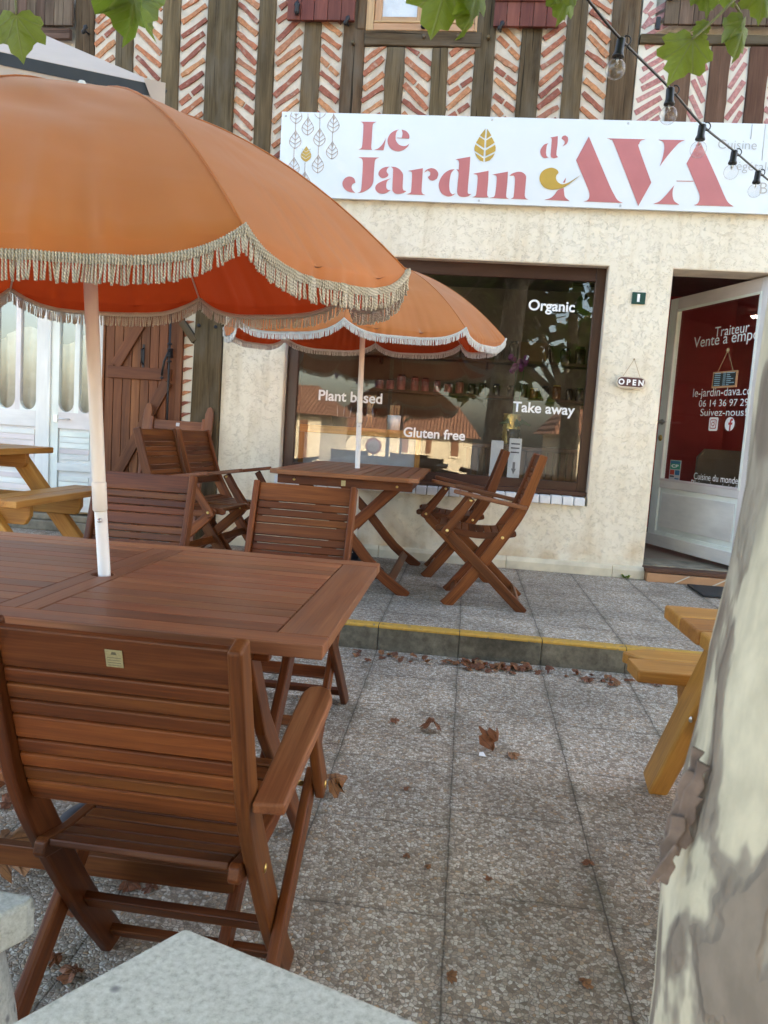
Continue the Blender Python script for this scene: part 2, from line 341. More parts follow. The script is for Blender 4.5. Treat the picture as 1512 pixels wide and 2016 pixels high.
n.links.new(tr.outputs[0], x.inputs[1]); n.links.new(g.outputs[0], x.inputs[2]); n.links.new(x.outputs[0], o.inputs[0])
# leaves
def leafmat(name, stops, tcol, tr=0.4):
    m, n, b, o = mat(name)
    rn = attr(n, 'rnd', 'Fac'); c = ramp(n, rn, stops)
    nn = ramp(n, noise(n, objco(n), 60, 4), [(0.3, 0.75), (0.7, 1.1)]); c = mixc(n, 1.0, c, nn, 'MULTIPLY')
    n.links.new(c, b.inputs['Base Color']); b.inputs['Roughness'].default_value = 0.5
    bump(n, b, noise(n, objco(n), 90, 3), 0.4, 0.003)
    if tr:
        t = n.nodes.new('ShaderNodeBsdfTranslucent'); t.inputs[0].default_value = (*tcol, 1)
        x = n.nodes.new('ShaderNodeMixShader'); x.inputs[0].default_value = tr
        n.links.new(b.outputs[0], x.inputs[1]); n.links.new(t.outputs[0], x.inputs[2]); n.links.new(x.outputs[0], o.inputs[0])
leafmat('green_leaf', [(0.0, (0.04, 0.075, 0.018)), (0.5, (0.085, 0.145, 0.025)), (1.0, (0.14, 0.20, 0.035))], (0.26, 0.40, 0.03), 0.45)
leafmat('dead_leaf', [(0.0, (0.15, 0.048, 0.024)), (0.5, (0.26, 0.09, 0.038)), (1.0, (0.34, 0.16, 0.065))], (0.3, 0.12, 0.03), 0.15)
plain('twig', (0.16, 0.17, 0.07), 0.7)
def veined(name, stops, tcol, tr, vein):
    m, n, b, o = mat(name); g = attr(n, 'grain', 'Vector'); rn = attr(n, 'rnd', 'Fac')
    sx = n.nodes.new('ShaderNodeSeparateXYZ'); n.links.new(g, sx.inputs[0]); X = math_(n, 'ABSOLUTE', sx.outputs[0]); Y = sx.outputs[1]; best = None
    for deg in (0, 33, 68):
        d = math_(n, 'ABSOLUTE', math_(n, 'SUBTRACT', math_(n, 'MULTIPLY', X, cos(radians(deg))), math_(n, 'MULTIPLY', math_(n, 'SUBTRACT', Y, 0.03), sin(radians(deg)))))
        best = d if best is None else math_(n, 'MINIMUM', best, d)
    side = math_(n, 'ABSOLUTE', math_(n, 'SUBTRACT', math_(n, 'FRACT', math_(n, 'MULTIPLY', math_(n, 'SUBTRACT', Y, math_(n, 'MULTIPLY', X, 0.8)), 7.0)), 0.5))
    vm = math_(n, 'MAXIMUM', ramp(n, best, [(0.008, 1.0), (0.024, 0.0)]), ramp(n, side, [(0.03, 0.45), (0.09, 0.0)]))
    c = ramp(n, rn, stops); c = mixc(n, 1.0, c, ramp(n, noise(n, mapping(n, g, (4, 4, 4)), 1.6, 5), [(0.3, 0.68), (0.7, 1.18)]), 'MULTIPLY'); c = mixc(n, vm, c, vein)
    n.links.new(c, b.inputs['Base Color']); b.inputs['Roughness'].default_value = 0.5; bump(n, b, math_(n, 'SUBTRACT', noise(n, mapping(n, g, (9, 9, 9)), 1.0, 3), vm), 0.6, 0.002)
    t = n.nodes.new('ShaderNodeBsdfTranslucent'); n.links.new(mixc(n, math_(n, 'MULTIPLY', vm, 0.6), tcol, [x*0.45 for x in tcol]), t.inputs[0])
    x = n.nodes.new('ShaderNodeMixShader'); x.inputs[0].default_value = tr; n.links.new(b.outputs[0], x.inputs[1]); n.links.new(t.outputs[0], x.inputs[2]); n.links.new(x.outputs[0], o.inputs[0])
veined('veined_leaf', [(0.0, (0.035, 0.06, 0.02)), (0.5, (0.08, 0.13, 0.025)), (1.0, (0.15, 0.20, 0.035))], (0.28, 0.40, 0.03), 0.45, (0.20, 0.24, 0.09))
veined('dead_veined_leaf', [(0.0, (0.15, 0.048, 0.024)), (0.5, (0.26, 0.09, 0.038)), (1.0, (0.34, 0.16, 0.065))], (0.3, 0.12, 0.03), 0.15, (0.12, 0.05, 0.025))
# plane-tree bark
m, n, b, o = mat('plane_bark'); p = geopos(n)
q = mapping(n, p, (1.3, 1.3, 0.62))
a = noise(n, q, 10, 4, 0.5, 0.25); a2 = noise(n, mapping(n, p, (1, 1, 0.55), (3, 1, 2)), 9, 3, 0.5, 0.15)
c = ramp(n, a, [(0.43, (0.26, 0.205, 0.16)), (0.475, (0.33, 0.275, 0.215)), (0.502, (0.58, 0.505, 0.37)), (0.64, (0.69, 0.60, 0.44))])
gr = ramp(n, a2, [(0.55, 0.0), (0.60, 0.75)]); c = mixc(n, gr, c, (0.42, 0.365, 0.29))
ss = ramp(n, noise(n, mapping(n, p, (1, 1, 0.5)), 42, 4), [(0.35, 0.82), (0.6, 1.03)]); c = mixc(n, 1.0, c, ss, 'MULTIPLY')
n.links.new(c, b.inputs['Base Color']); b.inputs['Roughness'].default_value = 0.9; b.inputs['Specular IOR Level'].default_value = 0.12
bump(n, b, math_(n, 'ADD', ramp(n, a, [(0.41, 1.0), (0.46, 0.0)]), math_(n, 'MULTIPLY', noise(n, p, 90, 4), 0.2)), 0.6, 0.008)
plain('bark_flake', (0.19, 0.135, 0.11), 0.9, var=0.45, scale=30, bumps=0.8)
# roof tiles of the street
m, n, b, o = mat('roof_tile'); p = objco(n)
wv = n.nodes.new('ShaderNodeTexWave'); wv.inputs['Scale'].default_value = 1.6; wv.bands_direction = 'X'; wv.inputs['Distortion'].default_value = 0.6; n.links.new(p, wv.inputs['Vector'])
c = ramp(n, noise(n, p, 3.0, 5), [(0.3, (0.20, 0.085, 0.05)), (0.7, (0.36, 0.17, 0.095))])
n.links.new(c, b.inputs['Base Color']); b.inputs['Roughness'].default_value = 0.9; bump(n, b, wv.outputs[0], 1.0, 0.12)
# lace curtain
m, n, b, o = mat('curtain'); c = ramp(n, noise(n, objco(n), 9, 5), [(0.3, (0.62, 0.53, 0.42)), (0.7, (0.80, 0.73, 0.62))])
n.links.new(c, b.inputs['Base Color']); b.inputs['Roughness'].default_value = 0.9
M = lambda k: MATS[k]

# ---------------------------------------------------------------- mesh building
class MB:
    def __init__(s): s.v = []; s.f = []; s.fm = []; s.g = []; s.r = []; s.sm = []
    def add(s, verts, faces, grain=None, rnd=None, mi=0, smooth=False):
        k = len(s.v); rv = random.random() if rnd is None else rnd
        off = Vector((random.uniform(0, 40), random.uniform(0, 40), random.uniform(0, 40))) if grain is not None else Vector()
        for i, p in enumerate(verts):
            s.v.append(tuple(p)); s.g.append(tuple(Vector(grain[i])+off) if grain is not None else tuple(p)); s.r.append(rv)
        for f in faces: s.f.append([k+i for i in f]); s.fm.append(mi); s.sm.append(smooth)
    def board(s, p0, p1, side, w, t, mi=0, rnd=None):
        """straight board from p0 to p1; 'side' = direction of its width w; t = thickness"""
        p0, p1 = Vector(p0), Vector(p1); d = p1-p0; L = d.length; d.normalize()
        a = Vector(side); a = (a - d*a.dot(d)).normalized(); c = d.cross(a)
        vs, gs = [], []
        for q, l in ((p0, 0), (p1, L)):
            for i, j in ((-1, -1), (1, -1), (1, 1), (-1, 1)):
                vs.append(q + a*(i*w/2) + c*(j*t/2)); gs.append((l, i*w/2, j*t/2))
        s.add(vs, [(3, 2, 1, 0), (4, 5, 6, 7), (0, 1, 5, 4), (1, 2, 6, 5), (2, 3, 7, 6), (3, 0, 4, 7)], gs, rnd, mi)
    def box(s, x0, x1, y0, y1, z0, z1, mi=0, rnd=None, axis=None):
        dx, dy, dz = x1-x0, y1-y0, z1-z0
        if axis is None: axis = max(((dx, 0), (dy, 1), (dz, 2)))[1]
        c = Vector(((x0+x1)/2, (y0+y1)/2, (z0+z1)/2))
        if axis == 0: s.board((x0, c.y, c.z), (x1, c.y, c.z), (0, 1, 0), dy, dz, mi, rnd)
        elif axis == 1: s.board((c.x, y0, c.z), (c.x, y1, c.z), (1, 0, 0), dx, dz, mi, rnd)
        else: s.board((c.x, c.y, z0), (c.x, c.y, z1), (1, 0, 0), dx, dy, mi, rnd)
    def plank(s, pts, nrm, widths, t, mi=0, rnd=None, cap_round=0):
        """curved plank: centre line pts in the plane normal to nrm; widths in that plane; t = thickness along nrm"""
        nrm = Vector(nrm).normalized(); pts = [Vector(p) for p in pts]; k = len(pts)
        if not hasattr(widths, '__len__'): widths = [widths]*k
        vs, gs = [], []; l = 0
        for i, p in enumerate(pts):
            d = (pts[min(i+1, k-1)]-pts[max(i-1, 0)]).normalized(); a = nrm.cross(d)
            if i: l += (p-pts[i-1]).length
            for e, j in ((-1, -1), (1, -1), (1, 1), (-1, 1)):
                vs.append(p + a*(e*widths[i]/2) + nrm*(j*t/2)); gs.append((l, e*widths[i]/2, j*t/2))
        fs = [(3, 2, 1, 0), tuple(4*(k-1)+i for i in range(4))]
        for i in range(k-1):
            for j in range(4):
                a0, a1 = 4*i+j, 4*i+(j+1) % 4; fs.append((a0, a1, a1+4, a0+4))
        s.add(vs, fs, gs, rnd, mi)
    def tube(s, pts, r, n=8, mi=0, smooth=True, rnd=None, caps=True):
        pts = [Vector(p) for p in pts]; k = len(pts); rs = r if hasattr(r, '__len__') else [r]*k
        vs, gs = [], []; ref = Vector((0, 0, 1)); l = 0
        for i, p in enumerate(pts):
            d = (pts[min(i+1, k-1)]-pts[max(i-1, 0)]).normalized()
            a = ref - d*ref.dot(d)
            if a.length < 0.15: a = Vector((1, 0, 0)) - d*d.x
            a.normalize(); c = d.cross(a); ref = a if i else ref
            if i: l += (p-pts[i-1]).length
            for j in range(n):
                an = 2*pi*j/n; vs.append(p + (a*cos(an)+c*sin(an))*rs[i]); gs.append((l, cos(an)*rs[i], sin(an)*rs[i]))
        fs = []
        for i in range(k-1):
            for j in range(n):
                a0, a1 = n*i+j, n*i+(j+1) % n; fs.append((a0, a1, a1+n, a0+n))
        if caps: fs += [tuple(range(n))[::-1], tuple(n*(k-1)+j for j in range(n))]
        s.add(vs, fs, gs, rnd, mi, smooth)
    def lathe(s, prof, origin=(0, 0, 0), axis=(0, 0, 1), n=20, mi=0, smooth=True, rnd=None):
        ax = Vector(axis).normalized(); a = Vector((1, 0, 0)) if abs(ax.x) < 0.9 else Vector((0, 1, 0))
        a = (a-ax*a.dot(ax)).normalized(); c = ax.cross(a); o = Vector(origin); vs = []
        for r, h in prof:
            for j in range(n):
                an = 2*pi*j/n; vs.append(o + ax*h + (a*cos(an)+c*sin(an))*r)
        fs = []
        for i in range(len(prof)-1):
            for j in range(n):
                a0, a1 = n*i+j, n*i+(j+1) % n; fs.append((a0, a1, a1+n, a0+n))
        fs += [tuple(range(n))[::-1], tuple(n*(len(prof)-1)+j for j in range(n))]
        s.add(vs, fs, None, rnd, mi, smooth)
    def prism(s, poly, p0, ex, ey, ez, t, mi=0, rnd=None):
        """flat outline poly (u,v) extruded by t along ez"""
        p0, ex, ey, ez = Vector(p0), Vector(ex), Vector(ey), Vector(ez); k = len(poly)
        vs = [p0+ex*u+ey*v for u, v in poly] + [p0+ex*u+ey*v+ez*t for u, v in poly]
        gs = [(u, v, 0) for u, v in poly] + [(u, v, t) for u, v in poly]
        fs = [tuple(range(k))[::-1], tuple(range(k, 2*k))] + [(i, (i+1) % k, k+(i+1) % k, k+i) for i in range(k)]
        s.add(vs, fs, gs, rnd, mi)
    def build(s, name, mats, parent=None, bevel=0.0, loc=None, seg=2):
        me = bpy.data.meshes.new(name); me.from_pydata(s.v, [], s.f); me.update()
        at = me.attributes.new('grain', 'FLOAT_VECTOR', 'POINT'); at.data.foreach_set('vector', [c for g in s.g for c in g])
        ar = me.attributes.new('rnd', 'FLOAT', 'POINT'); ar.data.foreach_set('value', s.r)
        if isinstance(mats, str): mats = [mats]
        for k in mats: me.materials.append(M(k))
        me.polygons.foreach_set('material_index', s.fm); me.polygons.foreach_set('use_smooth', s.sm)
        bm = bmesh.new(); bm.from_mesh(me); bmesh.ops.recalc_face_normals(bm, faces=bm.faces); bm.to_mesh(me); bm.free()
        o = bpy.data.objects.new(name, me); COL.objects.link(o)
        if parent: o.parent = parent
        if loc: o.location = loc
        if bevel:
            bv = o.modifiers.new('bevel', 'BEVEL'); bv.width = bevel; bv.segments = seg; bv.limit_method = 'ANGLE'; bv.angle_limit = radians(40)
            bv.harden_normals = False
        return o
def tag(o, label=None, cat=None, group=None, kind=None):
    if label: o['label'] = label
    if cat: o['category'] = cat
    if group: o['group'] = group
    if kind: o['kind'] = kind
    return o
def thing(name, label, cat, loc=(0, 0, 0), rz=0.0, group=None):
    o = bpy.data.objects.new(name, None); COL.objects.link(o); o.location = loc; o.rotation_euler = (0, 0, rz); o.empty_display_size = 0.1
    return tag(o, label, cat, group)
def dup(o, parent=None):
    c = o.copy(); COL.objects.link(c); c.parent = parent
    for ch in list(o.children): dup(ch, c)
    return c
def spline(pts, per=6):
    """Catmull-Rom through pts, open"""
    P = [Vector(p) for p in pts]; P = [P[0]*2-P[1]] + P + [P[-1]*2-P[-2]]; out = []
    for i in range(1, len(P)-2):
        for k in range(per):
            t = k/per; a, b_, c, d = P[i-1], P[i], P[i+1], P[i+2]
            out.append(0.5*((2*b_)+(c-a)*t+(2*a-5*b_+4*c-d)*t*t+(3*b_-a-3*c+d)*t**3))
    out.append(P[-2]); return out
def smooth_poly(pts, per=5, corner=48):
    """closed outline smoothed except at sharp corners"""
    k = len(pts); V2 = [Vector((p[0], p[1])) for p in pts]; out = []
    def isc(i):
        a = (V2[i]-V2[i-1]); b_ = (V2[(i+1) % k]-V2[i])
        return a.length < 1e-6 or b_.length < 1e-6 or abs(a.angle_signed(b_)) > radians(corner)
    for i in range(k):
        p1, p2 = V2[i], V2[(i+1) % k]
        p0 = V2[i-1] if not isc(i) else p1*2-p2
        p3 = V2[(i+2) % k] if not isc((i+1) % k) else p2*2-p1
        for j in range(per):
            t = j/per
            out.append(0.5*((2*p1)+(p2-p0)*t+(2*p0-5*p1+4*p2-p3)*t*t+(3*p1-p0-3*p2+p3)*t**3))
    return out
def flat_outline(name, polys, matn, parent, Y, depth=0.003):
    """outlines [(x,z)...] as thin flat plates standing on the plane Y"""
    cu = bpy.data.curves.new(name, 'CURVE'); cu.dimensions = '2D'; cu.fill_mode = 'BOTH'; cu.extrude = depth/2
    for poly in polys:
        sp = cu.splines.new('POLY'); sp.points.add(len(poly)-1); sp.use_cyclic_u = True
        for p, q in zip(sp.points, poly): p.co = (q[0], q[1], 0, 1)
    t = bpy.data.objects.new(name, cu); COL.objects.link(t)
    me = bpy.data.meshes.new_from_object(t.evaluated_get(bpy.context.evaluated_depsgraph_get()))
    bpy.data.objects.remove(t)
    for v in me.vertices: x, z, d = v.co; v.co = (x, Y+d, z)
    me.materials.clear(); me.materials.append(M(matn)); me.name = name
    o = bpy.data.objects.new(name, me); COL.objects.link(o); o.parent = parent
    return o
def lettering(body, matn, parent, mtx, width, depth=0.002, bold=0.0, name='lettering', shear=0.0, height=None):
    """word as flat letters; mtx places the text's lower left corner (x right, y up, z out)"""
    cu = bpy.data.curves.new(name, 'FONT'); cu.body = body; cu.size = 1.0; cu.offset = bold; cu.shear = shear
    t = bpy.data.objects.new(name, cu); COL.objects.link(t)
    me = bpy.data.meshes.new_from_object(t.evaluated_get(bpy.context.evaluated_depsgraph_get())); bpy.data.objects.remove(t)
    xs = [v.co.x for v in me.vertices]; ys = [v.co.y for v in me.vertices]
    sx = width/(max(xs)-min(xs)); sy = sx if not height else height/(max(ys)-min(ys))
    for v in me.vertices: v.co = mtx @ Vector(((v.co.x-min(xs))*sx, (v.co.y-(min(ys) if height else 0))*sy, depth))
    me.materials.clear(); me.materials.append(M(matn)); me.name = name
    o = bpy.data.objects.new(name, me); COL.objects.link(o); o.parent = parent
    return o

# ================================================================= GROUND
def sheet(name, pts, matn, kind='structure'):
    b_ = MB(); b_.add(pts, [tuple(range(len(pts)))]); o = b_.build(name, matn); tag(o, kind=kind); return o
b_ = MB()
ys = [(-2.05, gz(-2.05)), (-9.0, gz(-9.0))]
b_.add([(-14, ys[0][0], ys[0][1]), (14, ys[0][0], ys[0][1]), (14, ys[1][0], ys[1][1]), (-14, ys[1][0], ys[1][1])], [(3, 2, 1, 0)])
tag(b_.build('lower_pavement', 'pebble_lower'), kind='structure')
b_ = MB(); zz = gz(-9.0)-0.012
b_.add([(-400, -8.98, zz), (400, -8.98, zz), (400, -40, -3.6), (-400, -40, -3.6), (400, -500, -3.6), (-400, -500, -3.6)], [(3, 2, 1, 0), (5, 4, 2, 3)])
tag(b_.build('road', 'asphalt'), kind='structure')
b_ = MB(); b_.add([(-400, 500, -0.2), (400, 500, -0.2), (400, 4.0, -0.2), (-400, 4.0, -0.2)], [(0, 1, 2, 3)])
tag(b_.build('ground', 'asphalt'), kind='structure')
b_ = MB(); b_.box(-14, 14, -1.988, 0.02, -0.3, 0.0); tag(b_.build('terrace', 'pebble_terrace'), kind='structure')
b_ = MB()
xs = [-14] + [0.035+0.395*1.0*k for k in range(-12, 14)] + [14]
for a, c in zip(xs[:-1], xs[1:]): b_.box(a+0.0008, c-0.0008, -2.052, -1.990, -0.4, 0.002)
k = b_.build('kerb', 'kerb_concrete', bevel=0.006); tag(k, kind='structure')
b_ = MB()
for a, c in zip(xs[:-1], xs[1:]): b_.add([(a+0.002, -2.049, 0.006), (c-0.002, -2.049, 0.006), (c-0.002, -1.992, 0.006), (a+0.002, -1.992, 0.006), (a+0.002, -2.0555, -0.001), (c-0.002, -2.0555, -0.001), (a+0.002, -2.0555, -0.009), (c-0.002, -2.0555, -0.009)], [(0, 1, 2, 3), (4, 5, 1, 0), (6, 7, 5, 4)])
tag(b_.build('kerb_line', 'yellow_paint'), kind='structure')

# ================================================================= THE SHOP BUILDING
bld = thing('cafe_building', 'half-timbered building with herringbone brick upstairs and a cream roughcast cafe front', 'building')
OX0, OX1, OZ0, OZ1 = -1.405, 0.905, 0.50, 2.216        # shop window opening
DX0, DX1, DZ1 = 1.335, 2.60, 2.217                      # entrance opening
b_ = MB()
def wbox(*a): b_.box(*a)
wbox(-1.876, OX0, 0, 0.26, 0, 2.66); wbox(OX0, OX1, 0, 0.26, OZ1, 2.66); wbox(OX0, OX1, 0, 0.26, 0, OZ0)
wbox(OX1, DX0, 0, 0.26, 0, 2.66); wbox(DX0, DX1, 0, 0.26, DZ1, 2.66); wbox(DX1, 7.5, 0, 0.26, 0, 2.66)
wall = b_.build('wall', 'roughcast', bld)
# one clean watertight front: merge the blocks by a thin reveal lining (smooth render) set proud
b_ = MB(); t = 0.006
b_.box(OX0, OX0+t, 0.003, 0.085, OZ0+0.06, OZ1-t); b_.box(OX1-t, OX1, 0.003, 0.085, OZ0+0.06, OZ1-t); b_.box(OX0, OX1, 0.003, 0.085, OZ1-t, OZ1)
b_.box(DX0, DX0+t, 0.003, 0.24, 0.1, DZ1-t); b_.box(DX0, DX1, 0.003, 0.24, DZ1-t, DZ1)
b_.build('reveal', 'smooth_render', bld)
b_ = MB()
for a, c in ((-1.86, -0.6), (-0.597, 0.35), (0.353, 1.12), (1.123, 1.352)):
    prof = [(0.0, 0.0), (-0.032, 0.0), (-0.030, 0.060), (-0.018, 0.082), (0.0, 0.092)]
    vs = [(a, y, z) for y, z in prof]+[(c, y, z) for y, z in prof]; q = len(prof)
    b_.add(vs, [tuple(range(q)), tuple(range(q, 2*q))[::-1]]+[(i, (i+1) % q, q+(i+1) % q, q+i) for i in range(q)])
b_.build('plinth', 'plinth_paint', bld, bevel=0.004)

# ---- upstairs: posts and herringbone panels
Z0U, ZT = 2.665, 7.7
b_ = MB(); b_.box(-8, 7.5, 0.035, 0.3, 2.664, ZT); b_.box(-8, -1.88, 0.035, 0.3, 2.4, 2.662); bk = b_.build('upper_wall', 'lime_mortar', bld)
posts = [(-3.105, -2.956, Z0U, 3.95), (-2.781, -2.642, Z0U, ZT), (-2.435, -2.297, Z0U, ZT), (-1.717, -1.587, Z0U, ZT), (-1.39, -1.26, Z0U, ZT), (-1.106, -0.945, Z0U, ZT),
         (-0.785, -0.647, Z0U, 3.648), (-0.453, -0.335, Z0U, 3.648), (-0.158, -0.016, Z0U, ZT), (0.160, 0.304, Z0U, ZT), (0.462, 0.602, Z0U, ZT), (0.762, 0.96, Z0U, ZT)]
painted_posts = [(1.175, 1.316, Z0U, 3.69), (1.437, 1.571, Z0U, 3.69), (1.692, 1.825, Z0U, 3.69), (2.0, 2.13, Z0U, 3.69)]
def post(x0, x1, z0, z1, matn, y0=-0.012):
    b_ = MB(); k = 15; L = []
    lean = random.uniform(-0.014, 0.014); bow = random.uniform(-0.012, 0.012)
    pts = [((x0+x1)/2 + lean*(i/(k-1)-0.4) + bow*sin(pi*i/(k-1)), y0+0.05, z0+(z1-z0)*i/(k-1)) for i in range(k)]
    b_.plank(pts, (0, 1, 0), [(x1-x0)*random.uniform(0.92, 1.04) for _ in range(k)], 0.10)
    return b_.build('timber_post', matn, bld, bevel=0.008)
for q in posts: post(*q, 'oak_beam')
for q in painted_posts: post(*q, 'painted_beam')
main = post(-2.102, -1.878, 0.0, ZT, 'oak_beam', -0.03)
b_ = MB()
for x, z in ((-2.06, 1.64), (-1.93, 1.635)):
    b_ = MB(); b_.lathe([(0.014, 0), (0.014, 0.012), (0.0, 0.013)], (x, -0.024, z), (0, -1, 0), 8); b_.build('peg', 'black_iron', bld)
def rail(x0, x1, z0, z1, matn='oak_beam', y0=-0.02):
    b_ = MB(); b_.plank([(x0+(x1-x0)*i/6, y0+0.05, (z0+z1)/2+random.uniform(-.003, .003)) for i in range(7)], (0, 1, 0), [(z1-z0)*random.uniform(0.97, 1.03) for _ in range(7)], 0.10)
    return b_.build('timber_rail', matn, bld, bevel=0.007)
rail(-0.943, -0.118, 3.652, 3.752); rail(0.962, 3.2, 3.694, 3.755)
for x in (-0.52, -0.28, -1.02, -0.07): b_ = MB(); b_.lathe([(0.013, 0), (0.013, 0.03), (0.0, 0.033)], (x, -0.01, 3.71 if x > -1 else 3.66), (0, -1, 0), 7); b_.build('peg', 'oak_beam', bld)
panels = [(-2.956, -2.781, 1), (-2.642, -2.435, -1), (-2.297, -2.102, 1), (-1.878, -1.717, -1), (-1.587, -1.39, 1), (-1.26, -1.106, -1),
          (-0.945, -0.785, 1), (-0.647, -0.453, -1), (-0.335, -0.158, 1), (-0.016, 0.160, -1), (0.304, 0.462, 1), (0.602, 0.762, -1)]
for x0, x1, sgn in panels:
    b_ = MB(); zt = 3.65 if (x0 > -0.95 and x1 < -0.15) else 4.2
    k = 5; w_ = x1-x0; bl = random.uniform(-0.02, 0.02)
    # uneven lime bed
    nx, nz = 5, int((zt-Z0U)/0.05); vs, fs = [], []
    for i in range(nz+1):
        for j in range(nx+1): vs.append((x0-0.01+(w_+0.02)*j/nx, 0.000+random.uniform(0, 0.007), Z0U+(zt-Z0U)*i/nz))
    for i in range(nz):
        for j in range(nx): a = i*(nx+1)+j; fs.append((a, a+1, a+nx+2, a+nx+1))
    b_.add(vs, fs, None, None, 0, True)
    z = Z0U-0.1; ang = radians(38)
    while z < zt+0.02:
        a = sgn*(ang+random.uniform(-0.10, 0.10)); L = w_/cos(a)*random.uniform(0.84, 0.96); th = random.uniform(0.031, 0.039)
        c = Vector((x0+w_/2+random.uniform(-.006, .006), 0.0095, z)); d = Vector((cos(a), 0, sin(a)))
        if random.random() < 0.16:
            # a broken course: two short pieces
            b_.plank([c-d*L*0.48, c-d*L*0.05], (0, 1, 0), th, 0.03, 1); b_.plank([c+d*L*0.03, c+d*L*0.48], (0, 1, 0), th*0.9, 0.03, 1)
        else:
            ks = 5; b_.plank([c+d*(L*(i/(ks-1)-0.5))+Vector((0, random.uniform(-.003, .003), random.uniform(-.003, .003))) for i in range(ks)], (0, 1, 0), [th*random.uniform(0.74, 1.12) for _ in range(ks)], 0.034, 1)
        z += random.uniform(0.082, 0.104)
    # keep only what lies inside the panel
    for i, v in enumerate(b_.v):
        b_.v[i] = (min(max(v[0], x0-0.01), x1+0.01), v[1], min(max(v[2], Z0U), zt))
    b_.build('brick_panel', ['lime_mortar', 'old_brick'], bld, bevel=0.004, seg=1)
for x0, x1, sgn in ((0.962, 1.175, 1), (1.316, 1.437, -1), (1.571, 1.692, 1), (1.825, 2.0, -1)):
    b_ = MB(); b_.box(x0-0.005, x1+0.005, 0.006, 0.02, Z0U, 3.694); w_ = x1-x0; z = Z0U
    hi = 3.95 if x0 < 1.1 else 3.67
    a = radians(33 if w_ > .15 else 60)*sgn
    while z < hi:
        aa = a+random.uniform(-.08, .08); L = min(w_/cos(aa), 0.22)*random.uniform(0.72, 0.9)
        c = Vector((x0+w_/2+random.uniform(-.012, .012), 0.0045+random.uniform(-.0009, .0009), z)); d = Vector((cos(aa), 0, sin(aa)))
        b_.plank([c-d*L/2, c+d*L/2], (0, 1, 0), 0.034*random.uniform(.85, 1.1), 0.004, 1); z += random.uniform(0.062, 0.078) if w_ > .15 else 0.105
    for i, v in enumerate(b_.v): b_.v[i] = (min(max(v[0], x0-0.004), x1+0.004), v[1], v[2])
    b_.build('painted_brick_panel', ['painted_panel', 'painted_brick'], bld)
b_ = MB(); b_.box(0.962, 1.05, 0.006, 0.02, 3.758, 4.2)
for z in (3.80, 3.9, 4.0): b_.plank([(0.975, 0.0045, z), (1.02, 0.0045, z+0.07)], (0, 1, 0), 0.03, 0.004, 1)
b_.build('painted_brick_panel', ['painted_panel', 'painted_brick'], bld)
# upstairs window
b_ = MB(); wx0, wx1, wz = -0.985+0.045, -0.118, 3.756
b_.box(wx0, wx0+0.055, -0.01, 0.10, wz, 5.0); b_.box(wx1-0.055, wx1, -0.01, 0.10, wz, 5.0); b_.box(wx0+0.055, wx1-0.055, -0.012, 0.10, wz, wz+0.05)
uw = b_.build('upper_window', 'light_wood', bld, bevel=0.005)
b_ = MB(); mid = (wx0+wx1)/2
for a, c in ((wx0+0.058, mid-0.004), (mid+0.004, wx1-0.058)):
    b_.box(a, a+0.05, 0.005, 0.06, wz+0.053, 5.0); b_.box(c-0.05, c, 0.005, 0.06, wz+0.053, 5.0); b_.box(a+0.05, c-0.05, 0.004, 0.06, wz+0.053, wz+0.10)
    b_.box(a-0.002, c+0.002, -0.016, 0.004, wz+0.051, wz+0.064)
b_.build('casement', 'light_wood', uw, bevel=0.004)
b_ = MB(); b_.box(wx0+0.1, mid-0.05, 0.03, 0.036, wz+0.095, 5.0); b_.box(mid+0.05, wx1-0.1, 0.03, 0.036, wz+0.095, 5.0); b_.build('pane', 'upstairs_glass', uw)
b_ = MB(); b_.box(wx0+0.05, wx1-0.05, 0.30, 0.31, wz, 5.0); b_.build('curtain', 'curtain', uw)
b_ = MB(); b_.lathe([(0.012, 0), (0.02, 0.012), (0.016, 0.024), (0.0, 0.03)], (mid, -0.03, wz+0.006), (0, 0, 1), 10); b_.build('catch', 'black_iron', uw)
b_ = MB(); b_.box(-1.0, -0.946, -0.02, 0.08, 3.76, 5.0); b_.build('window_post', 'oak_beam', bld, bevel=0.006)
# shutters upstairs
def shutter(x0, x1, zb, matn, hinge_side, n, y=-0.055, batten=True):
    b_ = MB(); w_ = (x1-x0)/n
    for i in range(n): b_.box(x0+i*w_+0.0015, x0+(i+1)*w_-0.0015, y, y+0.028, zb+random.uniform(0, .003), 5.2, axis=2)
    s_ = b_.build('shutter', matn, bld, bevel=0.003)
    b_ = MB()
    b_.box(x0, x1, y-0.012, y-0.001, zb+0.16, zb+0.23) if batten else None
    if batten: b_.build('batten', matn, s_, bevel=0.004)
    return s_
s1 = shutter(-1.50, -1.015, 3.795, 'red_shutter_wood', 1, 5)
b_ = MB(); b_.lathe([(0.012, -0.05), (0.02, -0.03), (0.014, 0), (0.022, 0.015), (0.014, 0.03), (0.0, 0.05)], (-1.425, -0.075, 3.87), (0, 0, 1), 9); b_.build('hinge', 'black_iron', s1)
s2 = shutter(-0.045, 0.405, 3.772, 'red_shutter_wood', -1, 5)
def holdback(x, z):
    b_ = MB(); b_.tube([(x, 0.0, z), (x, -0.07, z-0.005)], 0.008, 6); b_.lathe([(0.004, -0.035), (0.017, -0.022), (0.010, 0.0), (0.018, 0.02), (0.004, 0.035)], (x, -0.078, z), (0.5, 0, 1), 7)
    b_.build('shutter_holdback', 'black_iron', bld)
holdback(-1.065, 3.785); holdback(0.01, 3.765); holdback(-2.99, 3.70)
s3 = shutter(-3.80, -3.10, 3.735, 'grey_plank', 1, 10, batten=False)
b_ = MB(); b_.box(-3.4, -3.125, -0.04, 0.0, 3.655, 3.727); b_.build('batten', 'grey_plank', s3, bevel=0.004)
